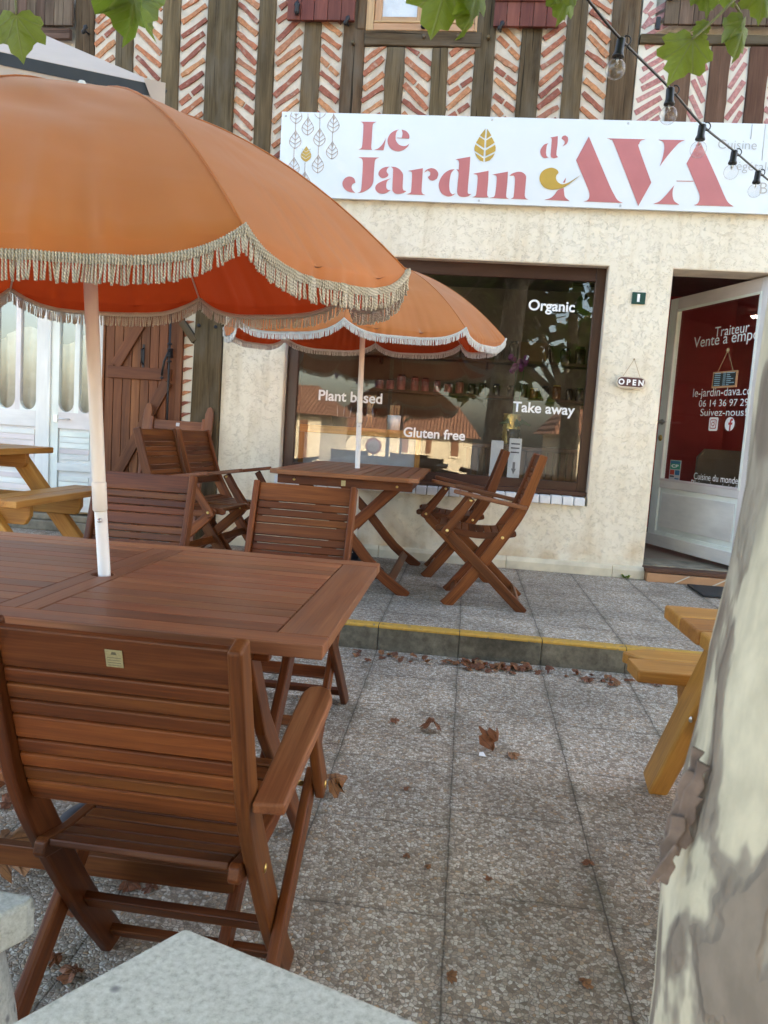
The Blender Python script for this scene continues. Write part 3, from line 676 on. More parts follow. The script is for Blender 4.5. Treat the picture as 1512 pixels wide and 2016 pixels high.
s4 = shutter(1.10, 1.95, 3.80, 'grey_plank', 1, 9, batten=False)
b_ = MB(); b_.box(1.13, 1.31, -0.075, -0.058, 3.965, 3.992); b_.box(1.55, 1.9, -0.075, -0.058, 3.965, 3.992)
b_.lathe([(0.018, -0.03), (0.018, 0.03)], (1.125, -0.07, 3.978), (0, 0, 1), 8); b_.build('hinge', 'black_iron', s4)
b_ = MB(); b_.tube([(1.06, -0.02, 3.80), (1.06, -0.06, 3.80)], 0.012, 6); b_.box(1.045, 1.075, -0.07, -0.055, 3.76, 3.84); b_.build('shutter_holdback', 'black_iron', bld, bevel=0.003)
# roof and far sides (they shade the court)
b_ = MB(); b_.add([(-8.2, -0.75, 7.6), (7.7, -0.75, 7.6), (7.7, 5, 9.6), (-8.2, 5, 9.6), (-8.2, 9.5, 7.5), (7.7, 9.5, 7.5)], [(0, 1, 2, 3), (3, 2, 5, 4)]); b_.build('roof', 'roof_tile', bld)
b_ = MB(); b_.box(-8, 7.5, 8.9, 9.1, 0, 6.5); b_.box(-8, -7.8, 0.31, 8.9, 0, 6.5); b_.box(7.3, 7.5, 0.31, 8.9, 0, 6.5); b_.box(-7.8, -3.95, 0.0, 0.3, 0, 2.4, axis=2); b_.build('outer_wall', 'smooth_render', bld)

# ---- shop window
b_ = MB(); fy0, fy1 = 0.085, 0.135
b_.box(OX0+0.012, OX0+0.092, fy0, fy1, OZ0+0.075, OZ1-0.004); b_.box(OX1-0.076, OX1-0.007, fy0, fy1, OZ0+0.075, OZ1-0.004)
b_.box(OX0+0.092, OX1-0.076, fy0, fy1, OZ1-0.10, OZ1-0.004); b_.box(OX0+0.092, OX1-0.076, fy0, fy1, OZ0+0.075, OZ0+0.165)
b_.box(OX0+0.01, OX1-0.006, fy0-0.045, fy0-0.002, OZ0+0.068, OZ0+0.100)
sw = b_.build('shop_window', 'frame_brown', bld, bevel=0.004)
b_ = MB(); b_.box(OX0+0.088, OX1-0.072, 0.105, 0.111, OZ0+0.16, OZ1-0.095); pane = b_.build('pane', 'window_glass', sw)
b_ = MB(); x = OX0-0.02
while x < OX1-0.02:
    ww = min(0.0805, OX1+0.015-x); b_.box(x+0.002, x+ww-0.002, -0.036, 0.07, OZ0+random.uniform(-.002, .002), OZ0+0.062+random.uniform(-.002, .003)); x += 0.0825
b_.build('sill', 'white_brick', sw, bevel=0.006)
def wword(body, x0, x1, ybase, bold=0.022, matn='letter_white'):
    P0, P1 = atY(x0, ybase[0], 0.102), atY(x1, ybase[1], 0.102)
    mtx = Matrix(((1, 0, 0, P0.x), (0, 0, -1, 0.102), (0, 1, 0, (P0.z+P1.z)/2), (0, 0, 0, 1)))
    return lettering(body, matn, sw, mtx, P1.x-P0.x, 0.0, bold)
wword('Organic', 1040, 1131, (609, 615)); wword('Take away', 1009, 1131, (809, 818)); wword('Gluten free', 794, 915, (858, 868)); wword('Plant based', 627, 752, (785, 797))

# ---- entrance
b_ = MB(); b_.box(DX0+0.02, DX1, -0.09, 0.02, 0.0, 0.062); st = b_.build('doorstep', 'terracotta', bld, bevel=0.004)
b_ = MB()
for i, x in enumerate((1.60, 1.86, 2.14, 2.4)): b_.board((x-0.05, -0.0915, 0.003), (x+0.05, -0.0915, 0.061), (1, 0, 0), 0.008, 0.003)
b_.build('joint', 'mortar_pale', st)
b_ = MB(); b_.box(DX0+0.01, DX1, -0.075, 0.05, 0.066, 0.095); b_.build('nosing', 'painted_beam', st, bevel=0.006)
b_ = MB(); b_.box(DX0+0.008, DX1, 0.05, 0.4, 0.03, 0.103); b_.build('threshold', 'door_step_stone', st, bevel=0.004)
FREE, HNG = Vector((1.625, 1.10, 0)), Vector((2.022, 0.03, 0)); dd = (FREE-HNG); DW = dd.length; dd.normalize(); dn = Vector((-dd.y, dd.x, 0))
if dn.y > 0: dn = -dn           # towards the street
du = -dd                        # from the free edge to the hinge
def leaf(u, z, o=0.0): return Vector((FREE.x, FREE.y, 0)) + du*u + dn*o + Vector((0, 0, z))
ZB, ZTOP = 0.135, 2.20
b_ = MB(); tD = 0.045
def dbox(u0, u1, z0, z1, o, t_, ax=None):
    c0 = (u0+u1)/2; zc = (z0+z1)/2
    if (u1-u0) > (z1-z0) and ax != 2: b_.board(leaf(u0, zc, o), leaf(u1, zc, o), (0, 0, 1), z1-z0, t_)
    else: b_.board(leaf(c0, z0, o), leaf(c0, z1, o), du, u1-u0, t_)
dbox(0, 0.105, ZB, ZTOP, 0, tD); dbox(DW-0.07, DW, ZB, ZTOP, 0, tD); dbox(0.105, DW-0.07, ZTOP-0.105, ZTOP, 0, tD)
dbox(0.105, DW-0.07, ZB, ZB+0.13, 0, tD); dbox(0.105, DW-0.07, 0.63, 0.70, 0, tD); dbox(0.105, DW-0.07, ZB+0.13, 0.63, 0, 0.02)
dbox(0.15, DW-0.10, ZB+0.17, 0.59, 0.013, 0.012)
dbox(0.09, 0.115, 0.69, ZTOP-0.095, 0.022, 0.012); dbox(DW-0.08, DW-0.055, 0.69, ZTOP-0.095, 0.022, 0.012); dbox(0.115, DW-0.08, ZTOP-0.115, ZTOP-0.095, 0.022, 0.012); dbox(0.115, DW-0.08, 0.69, 0.71, 0.022, 0.012)
dbox(0.0, DW, ZB+0.002, ZB+0.10, 0.026, 0.012)
door = b_.build('entrance_door', 'white_paint', bld, bevel=0.004)
b_ = MB(); dbox(0.10, DW-0.065, 0.69, ZTOP-0.1, 0.0, 0.006); b_.build('pane', 'door_glass', door)
b_ = MB(); h0 = leaf(0.055, 1.18, 0.024); b_.lathe([(0.024, 0), (0.024, 0.008), (0.012, 0.012), (0.010, 0.045)], h0, dn, 14)
b_.tube([h0+dn*0.045, h0+dn*0.048+du*0.03, h0+dn*0.046+du*0.12], [0.009, 0.008, 0.007], 8); b_.build('handle', 'steel', door)
b_ = MB(); b_.lathe([(0.026, 0), (0.026, 0.006), (0.016, 0.012), (0.0, 0.012)], leaf(0.055, 1.045, 0.024), dn, 16); b_.build('lock', 'brass', door)
def dword(body, uu, z, width, bold=0.0, matn='letter_white', o=0.008, height=None):
    p = leaf(uu, z, o); mtx = Matrix(((du.x, 0, dn.x, p.x), (du.y, 0, dn.y, p.y), (0, 1, 0, p.z), (0, 0, 0, 1)))
    return lettering(body, matn, door, mtx, width, 0.0, bold, height=height)
def on_leaf(x, y):                                   # point of the door leaf seen at a photo pixel -> (u, z)
    d = ray(x, y); n_ = dn; t_ = (leaf(0, 0, 0)-CAM).dot(n_)/d.dot(n_); P = CAM+d*t_
    return (P-Vector((FREE.x, FREE.y, 0))).dot(du), P.z
def dphoto(body, x0, x1, y, total=None, hpx=15, bold=0.0):
    u0, z0 = on_leaf(x0, y); u1, z1 = on_leaf(x1, y+ (x1-x0)*0.02); zt = on_leaf(x0, y-hpx)[1]
    dword(body, u0, z0, (u1-u0)*(total or 1.0), bold, height=zt-z0)
dphoto('Traiteur', 1408, 1475, 664, 1.0, 19); dphoto('Vente à emporter', 1366, 1490, 692, 1.32, 27); dphoto('le-jardin-dava.com', 1365, 1475, 787, 1.16, 21)
dphoto('06 14 36 97 29', 1377, 1474, 801, 1.0, 13); dphoto('Suivez-nous!', 1380, 1470, 819, 1.0, 14); dphoto('Cuisine du monde', 1367, 1455, 943, 1.0, 13); dphoto('Pâtisseries végétales', 1361, 1456, 962, 1.07, 18)
# two round-cornered network badges
def badge(xc, yc, r, kind):
    u, z = on_leaf(xc, yc); s_ = r
    def rr(hw, rad, n=6):
        out = []
        for cx, cz, a0 in ((hw-rad, hw-rad, 0), (-hw+rad, hw-rad, 90), (-hw+rad, -hw+rad, 180), (hw-rad, -hw+rad, 270)):
            for i in range(n+1): a = radians(a0+90*i/n); out.append((cx+rad*cos(a), cz+rad*sin(a)))
        return out
    b_ = MB(); ex, ez, ey = du, Vector((0, 0, 1)), dn
    b_.prism(rr(s_, s_*(0.28 if kind == 'camera' else 0.999)), leaf(u, z, 0.006), ex, ez, ey, 0.002, 0)
    if kind == 'camera':
        for hw, rad, lay in ((0.68, 0.2, 1), (0.56, 0.15, 0)): b_.prism(rr(s_*hw, s_*rad), leaf(u, z, 0.0085+0.001*(1-lay)), ex, ez, ey, 0.001, lay)
        for rad, lay in ((0.34, 1), (0.22, 0)): b_.prism(rr(s_*rad, s_*rad*0.999), leaf(u, z, 0.0105+0.001*(1-lay)), ex, ez, ey, 0.001, lay)
        b_.prism(rr(s_*0.06, s_*0.0599), leaf(u+s_*0.36, z+s_*0.36, 0.0105), ex, ez, ey, 0.001, 1)
    else:
        f = [(0.02, -1.0), (0.32, -0.95), (0.32, -0.1), (0.55, -0.1), (0.6, 0.22), (0.32, 0.22), (0.32, 0.36), (0.42, 0.48), (0.62, 0.48), (0.62, 0.76), (0.34, 0.78), (0.1, 0.62), (0.02, 0.36), (0.02, 0.22), (-0.22, 0.22), (-0.22, -0.1), (0.02, -0.1)]
        b_.prism([(q[0]*s_, q[1]*s_) for q in f], leaf(u, z, 0.0085), ex, ez, ey, 0.001, 1)
    b_.build('badge', ['letter_white', 'interior_red'], door)
badge(1406, 835, 0.052, 'camera'); badge(1438, 835, 0.052, 'letter')
# payment sticker
u0, z0 = on_leaf(1317, 951); u1, z1 = on_leaf(1343, 907)
b_ = MB(); ex, ez = du, Vector((0, 0, 1)); W_, H_ = (u1-u0), (z1-z0)
def q4(a, c, e, g, lay, mi): b_.prism([(a*W_, e*H_), (c*W_, e*H_), (c*W_, g*H_), (a*W_, g*H_)], leaf(u0, z0, 0.006+0.0012*lay), ex, ez, dn, 0.001, mi)
q4(0, 1, 0, 1, 0, 0); q4(0.05, 0.95, 0.62, 0.97, 1, 1); q4(0.05, 0.95, 0.86, 0.95, 2, 2)
q4(0.06, 0.46, 0.38, 0.58, 1, 3); q4(0.54, 0.94, 0.38, 0.58, 1, 2); q4(0.08, 0.46, 0.28, 0.34, 1, 4); q4(0.08, 0.46, 0.12, 0.17, 1, 4); q4(0.56, 0.92, 0.2, 0.25, 1, 2); q4(0.08, 0.46, 0.04, 0.08, 1, 4)
stk = b_.build('payment_sticker', ['paper', 'card_green', 'card_blue', 'card_red', 'print_black'], door)
p = leaf(u0+0.16*W_, z0+0.68*H_, 0.0095); lettering('CB', 'letter_white', door, Matrix(((du.x, 0, dn.x, p.x), (du.y, 0, dn.y, p.y), (0, 1, 0, p.z), (0, 0, 0, 1))), W_*0.7, 0, 0.04, height=H_*0.14)
# fixed side light beyond the door, transom frame
b_ = MB(); b_.box(2.05, 2.10, 0.10, 0.17, 0.105, DZ1-0.02, axis=2); b_.box(2.5, 2.59, 0.10, 0.17, 0.105, DZ1-0.02); b_.box(2.10, 2.5, 0.10, 0.17, 0.105, 0.7); b_.build('side_light', 'white_paint', bld, bevel=0.004)

# ---- the room behind
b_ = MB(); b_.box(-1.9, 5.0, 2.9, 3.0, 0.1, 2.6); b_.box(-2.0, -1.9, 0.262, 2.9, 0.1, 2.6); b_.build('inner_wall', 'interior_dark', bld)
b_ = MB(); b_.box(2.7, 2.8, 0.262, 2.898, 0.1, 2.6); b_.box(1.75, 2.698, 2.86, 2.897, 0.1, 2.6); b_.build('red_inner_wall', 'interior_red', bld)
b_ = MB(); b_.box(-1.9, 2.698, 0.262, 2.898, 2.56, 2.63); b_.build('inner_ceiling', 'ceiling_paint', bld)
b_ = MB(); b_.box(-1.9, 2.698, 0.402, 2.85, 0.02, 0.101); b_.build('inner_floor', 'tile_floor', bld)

# ---- left part: white double door, plank shutter
b_ = MB(); b_.box(-3.95, -2.104, 0.05, 0.3, 2.25, 2.4); b_.build('lintel', 'oak_beam', bld, bevel=0.008)
b_ = MB(); b_.box(-3.95, -2.80, -0.06, 0.25, 0.0, 0.075); b_.box(-3.95, -2.80, -0.02, 0.2, 0.077, 0.125); b_.build('doorsill', 'door_step_stone', bld, bevel=0.008)
def double_leaf(x0, x1, hand):
    b_ = MB(); y0, y1 = 0.03, 0.075; zb, zt = 0.155, 2.24; pw = 0.055
    pb = 0.93
    # glazed upper part: panes with rounded feet, cut as an outline with two holes
    st_w, mu = 0.052, 0.04
    ho = 0.115 if hand > 0 else 0.07
    a0, a1 = x0+(0.075), x1-(0.105 if hand > 0 else 0.105)
    if hand < 0: a0, a1 = x0+0.02, x1-0.105
    mid_ = (a0+a1)/2+0.01; pa = [(a0, mid_-mu/2), (mid_+mu/2, a1)]
    b_.box(x0, a0, y0, y1, zb, zt); b_.box(a1, x1, y0, y1, zb, zt); b_.box(mid_-mu/2, mid_+mu/2, y0+0.002, y1, pb-0.0055, zt-0.12)
    b_.box(a0, a1, y0, y1, 0.80, pb-0.005); b_.box(a0, a1, y0, y1, zt-0.12, zt)
    for c0, c1 in pa:            # corner fillets that round the foot of each pane
        r = (c1-c0)/2*0.96; cx = (c0+c1)/2
        for sg in (-1, 1):
            poly = [(cx+sg*(c1-c0)/2, pb-0.006), (cx+sg*(c1-c0)/2, pb+r)] + [(cx+sg*r*cos(radians(q)), pb+r-r*sin(radians(q))) for q in range(0, 91, 10)] + [(cx, pb-0.006)]
            b_.prism(poly if sg > 0 else poly[::-1], (0, y0+0.001, 0), (1, 0, 0), (0, 0, 1), (0, 1, 0), y1-y0-0.002)
    b_.box(a0, a1, y0, y1, zb, zb+0.10); b_.box(a0, a1, y0, y1, 0.47, 0.53); b_.box(a0, a1, y0+0.018, y1, zb+0.10, 0.47); b_.box(a0, a1, y0+0.018, y1, 0.53, 0.80)
    for z in (0.56, 0.605, 0.65, 0.695, 0.74): b_.box(a0+0.012, a1-0.012, y0+0.008, y0+0.017, z, z+0.038, axis=0)
    for z in (0.30, 0.345, 0.39): b_.box(a0+0.012, a1-0.012, y0+0.008, y0+0.017, z, z+0.038, axis=0)
    b_.box(x0, x1, y0-0.014, y0-0.001, zb+0.0, zb+0.045, axis=0)
    lf = b_.build('double_door_leaf', 'white_paint', bld, bevel=0.005)
    b_ = MB()
    b_.box(a0-0.01, a1+0.01, 0.052, 0.057, pb-0.02, zt-0.1); b_.build('pane', 'lace_glass', lf)
    return lf, a0, a1
l1, a0, a1 = double_leaf(-3.262, -2.815, 1)
b_ = MB(); hz = 0.875
b_.box(-3.222, -3.188, 0.024, 0.029, hz-0.03, hz+0.03); b_.tube(spline([(-3.17, 0.026, hz), (-3.165, -0.005, hz), (-3.13, -0.012, hz), (-3.095, -0.005, hz), (-3.09, 0.026, hz)], 4), 0.006, 7); b_.build('handle', 'steel', l1)
l2, c0, c1 = double_leaf(-3.72, -3.268, -1)
b_ = MB(); b_.box(-3.275, -3.250, 0.015, 0.029, 0.16, 2.24); b_.build('cover_strip', 'white_paint', bld, bevel=0.004)
b_ = MB(); b_.box(-3.95, -3.73, 0.02, 0.10, 0.125, 2.25, axis=2); b_.build('door_frame', 'white_paint', bld)
b_ = MB(); vs, fs = [], []; nx, nz = 60, 3
for i in range(nx+1):
    for k_ in range(nz+1):
        x = -3.95+1.15*i/nx; vs.append((x, 0.125+0.022*sin(i*1.15)+0.015*sin(i*0.41+k_), 0.12+1.40*k_/nz-(0.06*sin(i*0.2) if k_ == nz else 0)))
for i in range(nx):
    for k_ in range(nz): a = i*(nz+1)+k_; fs.append((a, a+1, a+nz+2, a+nz+1))
b_.add(vs, fs, None, None, 0, True); b_.build('curtain', 'curtain', bld)
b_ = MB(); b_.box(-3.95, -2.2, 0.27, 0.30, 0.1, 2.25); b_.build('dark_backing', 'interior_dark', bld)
# brown plank shutter leaf with Z brace
b_ = MB(); sx0, sx1, sz0, sz1 = -2.800, -2.235, 0.17, 2.20; y0 = 0.0; n_ = 8; pw = (sx1-sx0)/n_
for i in range(n_): b_.box(sx0+i*pw+0.002, sx0+(i+1)*pw-0.002, y0, y0+0.026, sz0, sz1, axis=2)
ps = b_.build('plank_shutter', 'brown_plank', bld, bevel=0.003)
b_ = MB(); b_.box(sx0+0.03, sx1-0.03, y0-0.024, y0-0.001, 1.215, 1.305); b_.box(sx0+0.03, sx1-0.03, y0-0.024, y0-0.001, 0.32, 0.41); b_.box(sx0+0.03, sx1-0.03, y0-0.024, y0-0.001, 2.0, 2.09)
b_.board((sx0+0.09, y0-0.0125, 1.31), (sx1-0.07, y0-0.0125, 2.0), (1, 0, -0.4), 0.082, 0.022); b_.board((sx0+0.09, y0-0.0125, 0.415), (sx1-0.06, y0-0.0125, 1.21), (1, 0, -0.4), 0.082, 0.022)
b_.build('brace', 'brown_plank', ps, bevel=0.004)
b_ = MB(); b_.tube(spline([(-2.495, -0.005, 1.33), (-2.495, -0.035, 1.345), (-2.495, -0.04, 1.39), (-2.495, -0.035, 1.435), (-2.495, -0.005, 1.45)], 4), 0.006, 6); b_.box(-2.503, -2.487, -0.006, -0.001, 1.30, 1.48); b_.build('handle', 'black_iron', ps)
b_ = MB(); b_.tube([(-2.275, -0.045, 0.3), (-2.275, -0.045, 2.15)], 0.0085, 8)
for z in (1.36, 1.40, 1.45, 1.49): b_.lathe([(0.013, -0.008), (0.021, 0), (0.013, 0.008)], (-2.275, -0.045, z), (0, 0, 1), 9)
b_.box(-2.285, -2.265, -0.04, -0.001, 1.39, 1.46); b_.tube([(-2.275, -0.05, 1.44), (-2.31, -0.055, 1.36), (-2.325, -0.055, 1.25)], 0.009, 6); b_.lathe([(0, -0.016), (0.016, 0), (0, 0.016)], (-2.325, -0.055, 1.235), (1, 0, 0), 8); b_.build('bolt_rod', 'black_iron', ps)
b_ = MB(); b_.box(-2.235, -2.188, -0.01, 0.10, 0.1, 2.25, axis=2); b_.box(-2.82, -2.803, -0.01, 0.1, 0.1, 2.25, axis=2); b_.build('shutter_jamb', 'brown_plank', bld, bevel=0.004)
b_ = MB(); b_.box(-2.188, -2.10, 0.02, 0.25, 0.0, 2.25)
z = 0.2
while z < 2.2:
    b_.plank([(-2.19, 0.016, z), (-2.165, 0.015, z+0.012), (-2.118, 0.0165, z+0.02)], (0, 1, 0), [0.03, 0.026, 0.006], 0.008, 1); z += 0.085+random.uniform(-.008, .008)
b_.build('brick_strip', ['painted_panel', 'old_brick'], bld)
b_ = MB(); b_.board((-2.20, 0.0, 1.66), (-2.09, 0.0, 1.52), (0.8, 0, 0.6), 0.05, 0.07); b_.build('brace_timber', 'oak_beam', bld, bevel=0.006)
b_ = MB(); b_.box(-2.82, -2.10, -0.03, 0.25, 0.0, 0.09); b_.build('doorsill', 'door_step_stone', bld, bevel=0.008)

# ================================================================= THE SIGN
sign = thing('shop_sign', 'long white sign board over the shop window reading Le Jardin d\'AVA in red', 'sign', (0, 0, 0))
SY = -0.045
tl, bl_ = atY(555, 222.5, SY), atY(545, 388, SY)
SX0, SX1, SZ0, SZ1 = tl.x, 2.75, 2.590, 3.178
b_ = MB(); b_.box(SX0, SX1, SY, SY+0.02, SZ0, SZ1); b_.build('panel', 'sign_white', sign, bevel=0.002)
b_ = MB(); b_.box(SX0+0.05, SX1-0.05, SY+0.022, 0.03, SZ0+0.06, SZ0+0.10); b_.box(SX0+0.05, SX1-0.05, SY+0.022, -0.013, SZ1-0.12, SZ1-0.08); b_.build('batten', 'oak_beam', sign)
LY = SY-0.0022
def tr(pts, ox, oy, sc): return [(lambda P: (P.x, P.z))(atY(ox+x/sc, oy+y/sc, LY)) for x, y in pts]
A_ = (660, 220, 7.56); B_ = (840, 230, 6.873); C_ = (1040, 240, 6.873); D_ = (1240, 240, 6.873); F_ = (0, 0, 1)
glyphs = {
 'L': [(A_, [(380,148),(612,152),(575,170),(556,200),(545,380),(535,530),(550,567),(345,560),(385,545),(400,510),(412,380),(420,210),(410,168)]), (A_, [(752,395),(740,470),(718,572),(580,568),(640,545),(690,500),(725,450)])],
 'e': [(A_, [(950,266),(880,285),(815,335),(780,410),(785,480),(825,545),(880,580),(950,588),(1020,565),(1075,520),(1103,475),(1060,505),(1005,510),(950,490),(910,440),(898,390),(905,320),(925,280)]), (A_, [(988,266),(1050,285),(1090,325),(1105,365),(1098,400),(918,392),(918,386),(990,388),(1002,320)])],
 'J': [(A_, [(345,676),(655,682),(610,700),(588,740),(575,900),(565,1040),(530,1115),(470,1165),(400,1200),(330,1207),(370,1190),(385,1160),(395,1060),(408,850),(410,740),(395,700)]), (A_, [(300,1055),(285,1000),(245,970),(195,965),(145,990),(112,1040),(110,1095),(140,1150),(200,1190),(300,1208),(262,1170),(243,1125),(255,1080)])],
 'a': [(A_, [(810,818),(740,825),(680,855),(645,905),(650,950),(690,985),(735,985),(780,960),(793,930),(770,905),(765,870),(785,835)]), (A_, [(830,818),(900,825),(960,860),(1000,910),(1010,960),(1003,1120),(1015,1170),(1060,1182),(1010,1210),(940,1225),(890,1215),(855,1180),(850,1130),(860,900),(858,845)]), (A_, [(828,992),(720,1025),(640,1065),(600,1110),(600,1160),(640,1205),(700,1220),(760,1208),(825,1165),(785,1165),(760,1130),(762,1060),(785,1020)])],
 'r': [(A_, [(1085,880),(1305,840),(1295,1000),(1285,1170),(1300,1220),(1345,1240),(1060,1228),(1110,1210),(1130,1170),(1143,930),(1130,890)]), (F_, [(835.3,339.7),(838.6,335.1),(845.2,331.8),(850.9,331.1),(858.2,334),(863,342),(860.4,351.5),(852.4,355.4),(845.8,353.7),(842.2,348.6),(846.5,345),(847,339),(842,335.3)])],
 'd': [(B_, [(378,708),(310,720),(240,765),(185,840),(163,920),(180,1000),(220,1050),(285,1078),(345,1068),(390,1038),(345,1050),(315,1010),(305,930),(315,830),(335,755)]), (B_, [(388,575),(590,540),(580,700),(555,1000),(570,1045),(605,1045),(560,1075),(495,1085),(440,1070),(413,1020),(420,900),(432,760),(400,710),(435,715),(438,620),(425,585)])],
 'i': [(B_, [(630,770),(838,730),(830,900),(818,1050),(840,1090),(740,1092),(615,1088),(655,1072),(672,1030),(690,840),(682,785)])],
 'n': [(B_, [(890,780),(1100,742),(1090,900),(1075,1060),(1085,1095),(1115,1110),(850,1097),(910,1085),(928,1040),(948,850),(940,795)]), (B_, [(1120,798),(1160,765),(1230,745),(1290,750),(1335,785),(1345,830),(1330,1000),(1328,1075),(1345,1105),(1378,1118),(1140,1108),(1175,1090),(1185,1000),(1195,840),(1180,795)])],
 'd2': [(C_, [(275,288),(215,308),(172,365),(163,410),(180,460),(220,490),(275,480),(248,465),(240,420),(245,360),(255,310)]), (C_, [(300,212),(400,192),(395,300),(380,440),(405,475),(350,492),(310,480),(303,440),(315,300),(318,225)])],
 'apos': [(C_, [(450,225),(465,195),(500,182),(535,205),(538,255),(515,300),(462,328),(490,295),(490,260)])],
 'A1': [(C_, [(480,893),(485,960),(500,1020),(560,1070),(400,1062),(220,1053),(300,1030),(350,990),(400,925)]), (C_, [(512,750),(498,822),(468,822)]), (C_, [(820,197),(960,530),(1100,860),(1160,980),(1210,1060),(1280,1097),(750,1075),(800,1060),(825,1020),(825,960),(790,860),(647,517)])],
 'V': [(F_, [(1195,272.3),(1203,275.6),(1210.2,286.6),(1256.5,405.4),(1282.2,359.3),(1258.2,292.4),(1258.2,283.6),(1261.8,277.1),(1270.8,274.3)]), (D_, [(385,240),(745,247),(680,275),(620,330),(500,470),(405,600),(440,500),(465,380),(465,310),(445,265)])],
 'A2': [(D_, [(600,857),(580,930),(578,1000),(600,1070),(670,1120),(320,1108),(400,1075),(470,1010),(540,930)]), (D_, [(632,795),(858,798),(860,808),(632,803)]), (D_, [(940,242),(1100,590),(1220,860),(1280,1000),(1330,1090),(1405,1145),(865,1127),(915,1105),(943,1050),(940,980),(910,900),(767,562)])],
}
for k_, parts in glyphs.items():
    flat_outline('lettering', [smooth_poly(tr(pts, *fr), 4) for fr, pts in parts], 'letter_pink', sign, LY, 0.002)
sw_ = [(410,690),(395,655),(350,628),(295,622),(215,650),(165,705),(152,775),(175,840),(230,895),(320,917),(420,905),(500,875),(600,805),(708,718),(600,790),(520,832),(455,845),(400,815),(375,770),(380,725)]
flat_outline('gold_swash', [smooth_poly(tr(sw_, *C_), 4)], 'leaf_gold', sign, LY-0.0015, 0.002)
segs = [[(797,158),(722,252),(785,295)],[(715,272),(668,350),(778,425),(783,315)],[(660,372),(645,420),(647,460),(768,535),(775,455)],[(652,487),(680,550),(720,590),(765,607),(768,562)],
        [(820,160),(875,252),(808,298)],[(880,275),(920,350),(803,422),(806,320)],[(927,378),(935,420),(930,465),(795,532),(798,455)],[(922,495),(895,545),(850,590),(790,607),(790,560)]]
flat_outline('leaf_emblem', [tr(q, *B_) for q in segs], 'leaf_gold', sign, LY, 0.002)
# strings of outlined leaves
E_ = (520, 200, 5.04); b_ = MB(); gl_ = MB()
def tear(tx, ty, h, wd, fill=False):
    k = 18; left = []; right = []
    for i in range(k+1):
        v = i/k; ww = wd/2*sin(pi*v**1.45)**0.8 if 0 < v < 1 else 0.0
        left.append((tx-ww-8*v*h/175, ty+v*h)); right.append((tx+ww-8*v*h/175, ty+v*h))
    return left, right
def l3(pts): return [Vector((P[0], LY, P[1])) for P in tr(pts, *E_)]
def clipz(P): return P.z < SZ1-0.004
for tx, ty, h, wd in ((322,40,178,115),(313,287,178,115),(297,553,178,115),(437,155,178,115),(405,695,178,115),(560,-8,176,115),(553,265,178,115),(538,530,178,115),(692,130,175,115),(678,395,175,115)):
    lf_, rg = tear(tx, ty, h, wd)
    for ln in (lf_, rg, [(tx, ty-90), (tx-8, ty+h)]):
        P = [q for q in l3(ln if len(ln) > 2 else [(ln[0][0]+(ln[1][0]-ln[0][0])*i/10, ln[0][1]+(ln[1][1]-ln[0][1])*i/10) for i in range(11)]) if clipz(q)]
        if len(P) > 1: b_.tube(P, 0.0017, 4)
    for v in (0.33, 0.55, 0.77):
        for sg in (-1, 1):
            i = int(v*18)-3; e = (lf_ if sg < 0 else rg)[max(i, 1)]
            P = [q for q in l3([(tx-8*v, ty+v*h), ((tx-8*v+e[0])/2, (ty+v*h+e[1])/2), e]) if clipz(q)]
            if len(P) > 1: b_.tube(P, 0.0017, 4)
b_.build('leaf_garland', 'motif_line', sign)
for x0, y0, x1, y1 in ((1481,247,1478,274),(1507,247,1500,316)):
    b_ = MB(); b_.tube([Vector((atY(x0, y0, LY).x, LY, SZ1-0.006)), atY(x1, y1, LY)], 0.0017, 4); b_.build('thin_line', 'letter_grey', sign)
lf_, rg = tear(420, 440, 158, 104)
flat_outline('gold_leaf', [tr(lf_+rg[::-1][1:-1], *E_)], 'leaf_gold', sign, LY-0.0005, 0.002)
b_ = MB()
for v in (0.38, 0.6, 0.82):
    for sg in (-1, 1): b_.tube(l3([(420-8*v, 440+v*158), (420-8*v+sg*46, 440+v*158-32)]), 0.0028, 4)
b_.build('leaf_vein', 'sign_white', sign)
def sword(body, x0, x1, y0, y1, total=1.0):
    P0, P1 = atY(x0, y0, LY), atY(x1, y1, LY)
    mtx = Matrix(((1, 0, 0, P0.x), (0, 0, -1, LY-0.001), (0, 1, 0, (P0.z+P1.z)/2), (0, 0, 0, 1)))
    lettering(body, 'letter_grey', sign, mtx, (P1.x-P0.x)*total, 0.0, -0.012)
sword('Cuisine', 1413, 1489, 293, 294); sword('Végétale', 1433, 1511, 335, 336, 1.12); sword('Bio', 1495, 1512, 381, 382, 2.3)
b_ = MB()
for x, z in ((SX0+0.03, SZ1-0.03), (0.0, SZ1-0.02), (0.93, SZ1-0.02), (-0.05, SZ0+0.02), (0.93, SZ0+0.02)): b_.lathe([(0.008, 0), (0.006, 0.004), (0, 0.005)], (x, SY, z), (0, -1, 0), 8)
b_.build('screw', 'steel', sign)

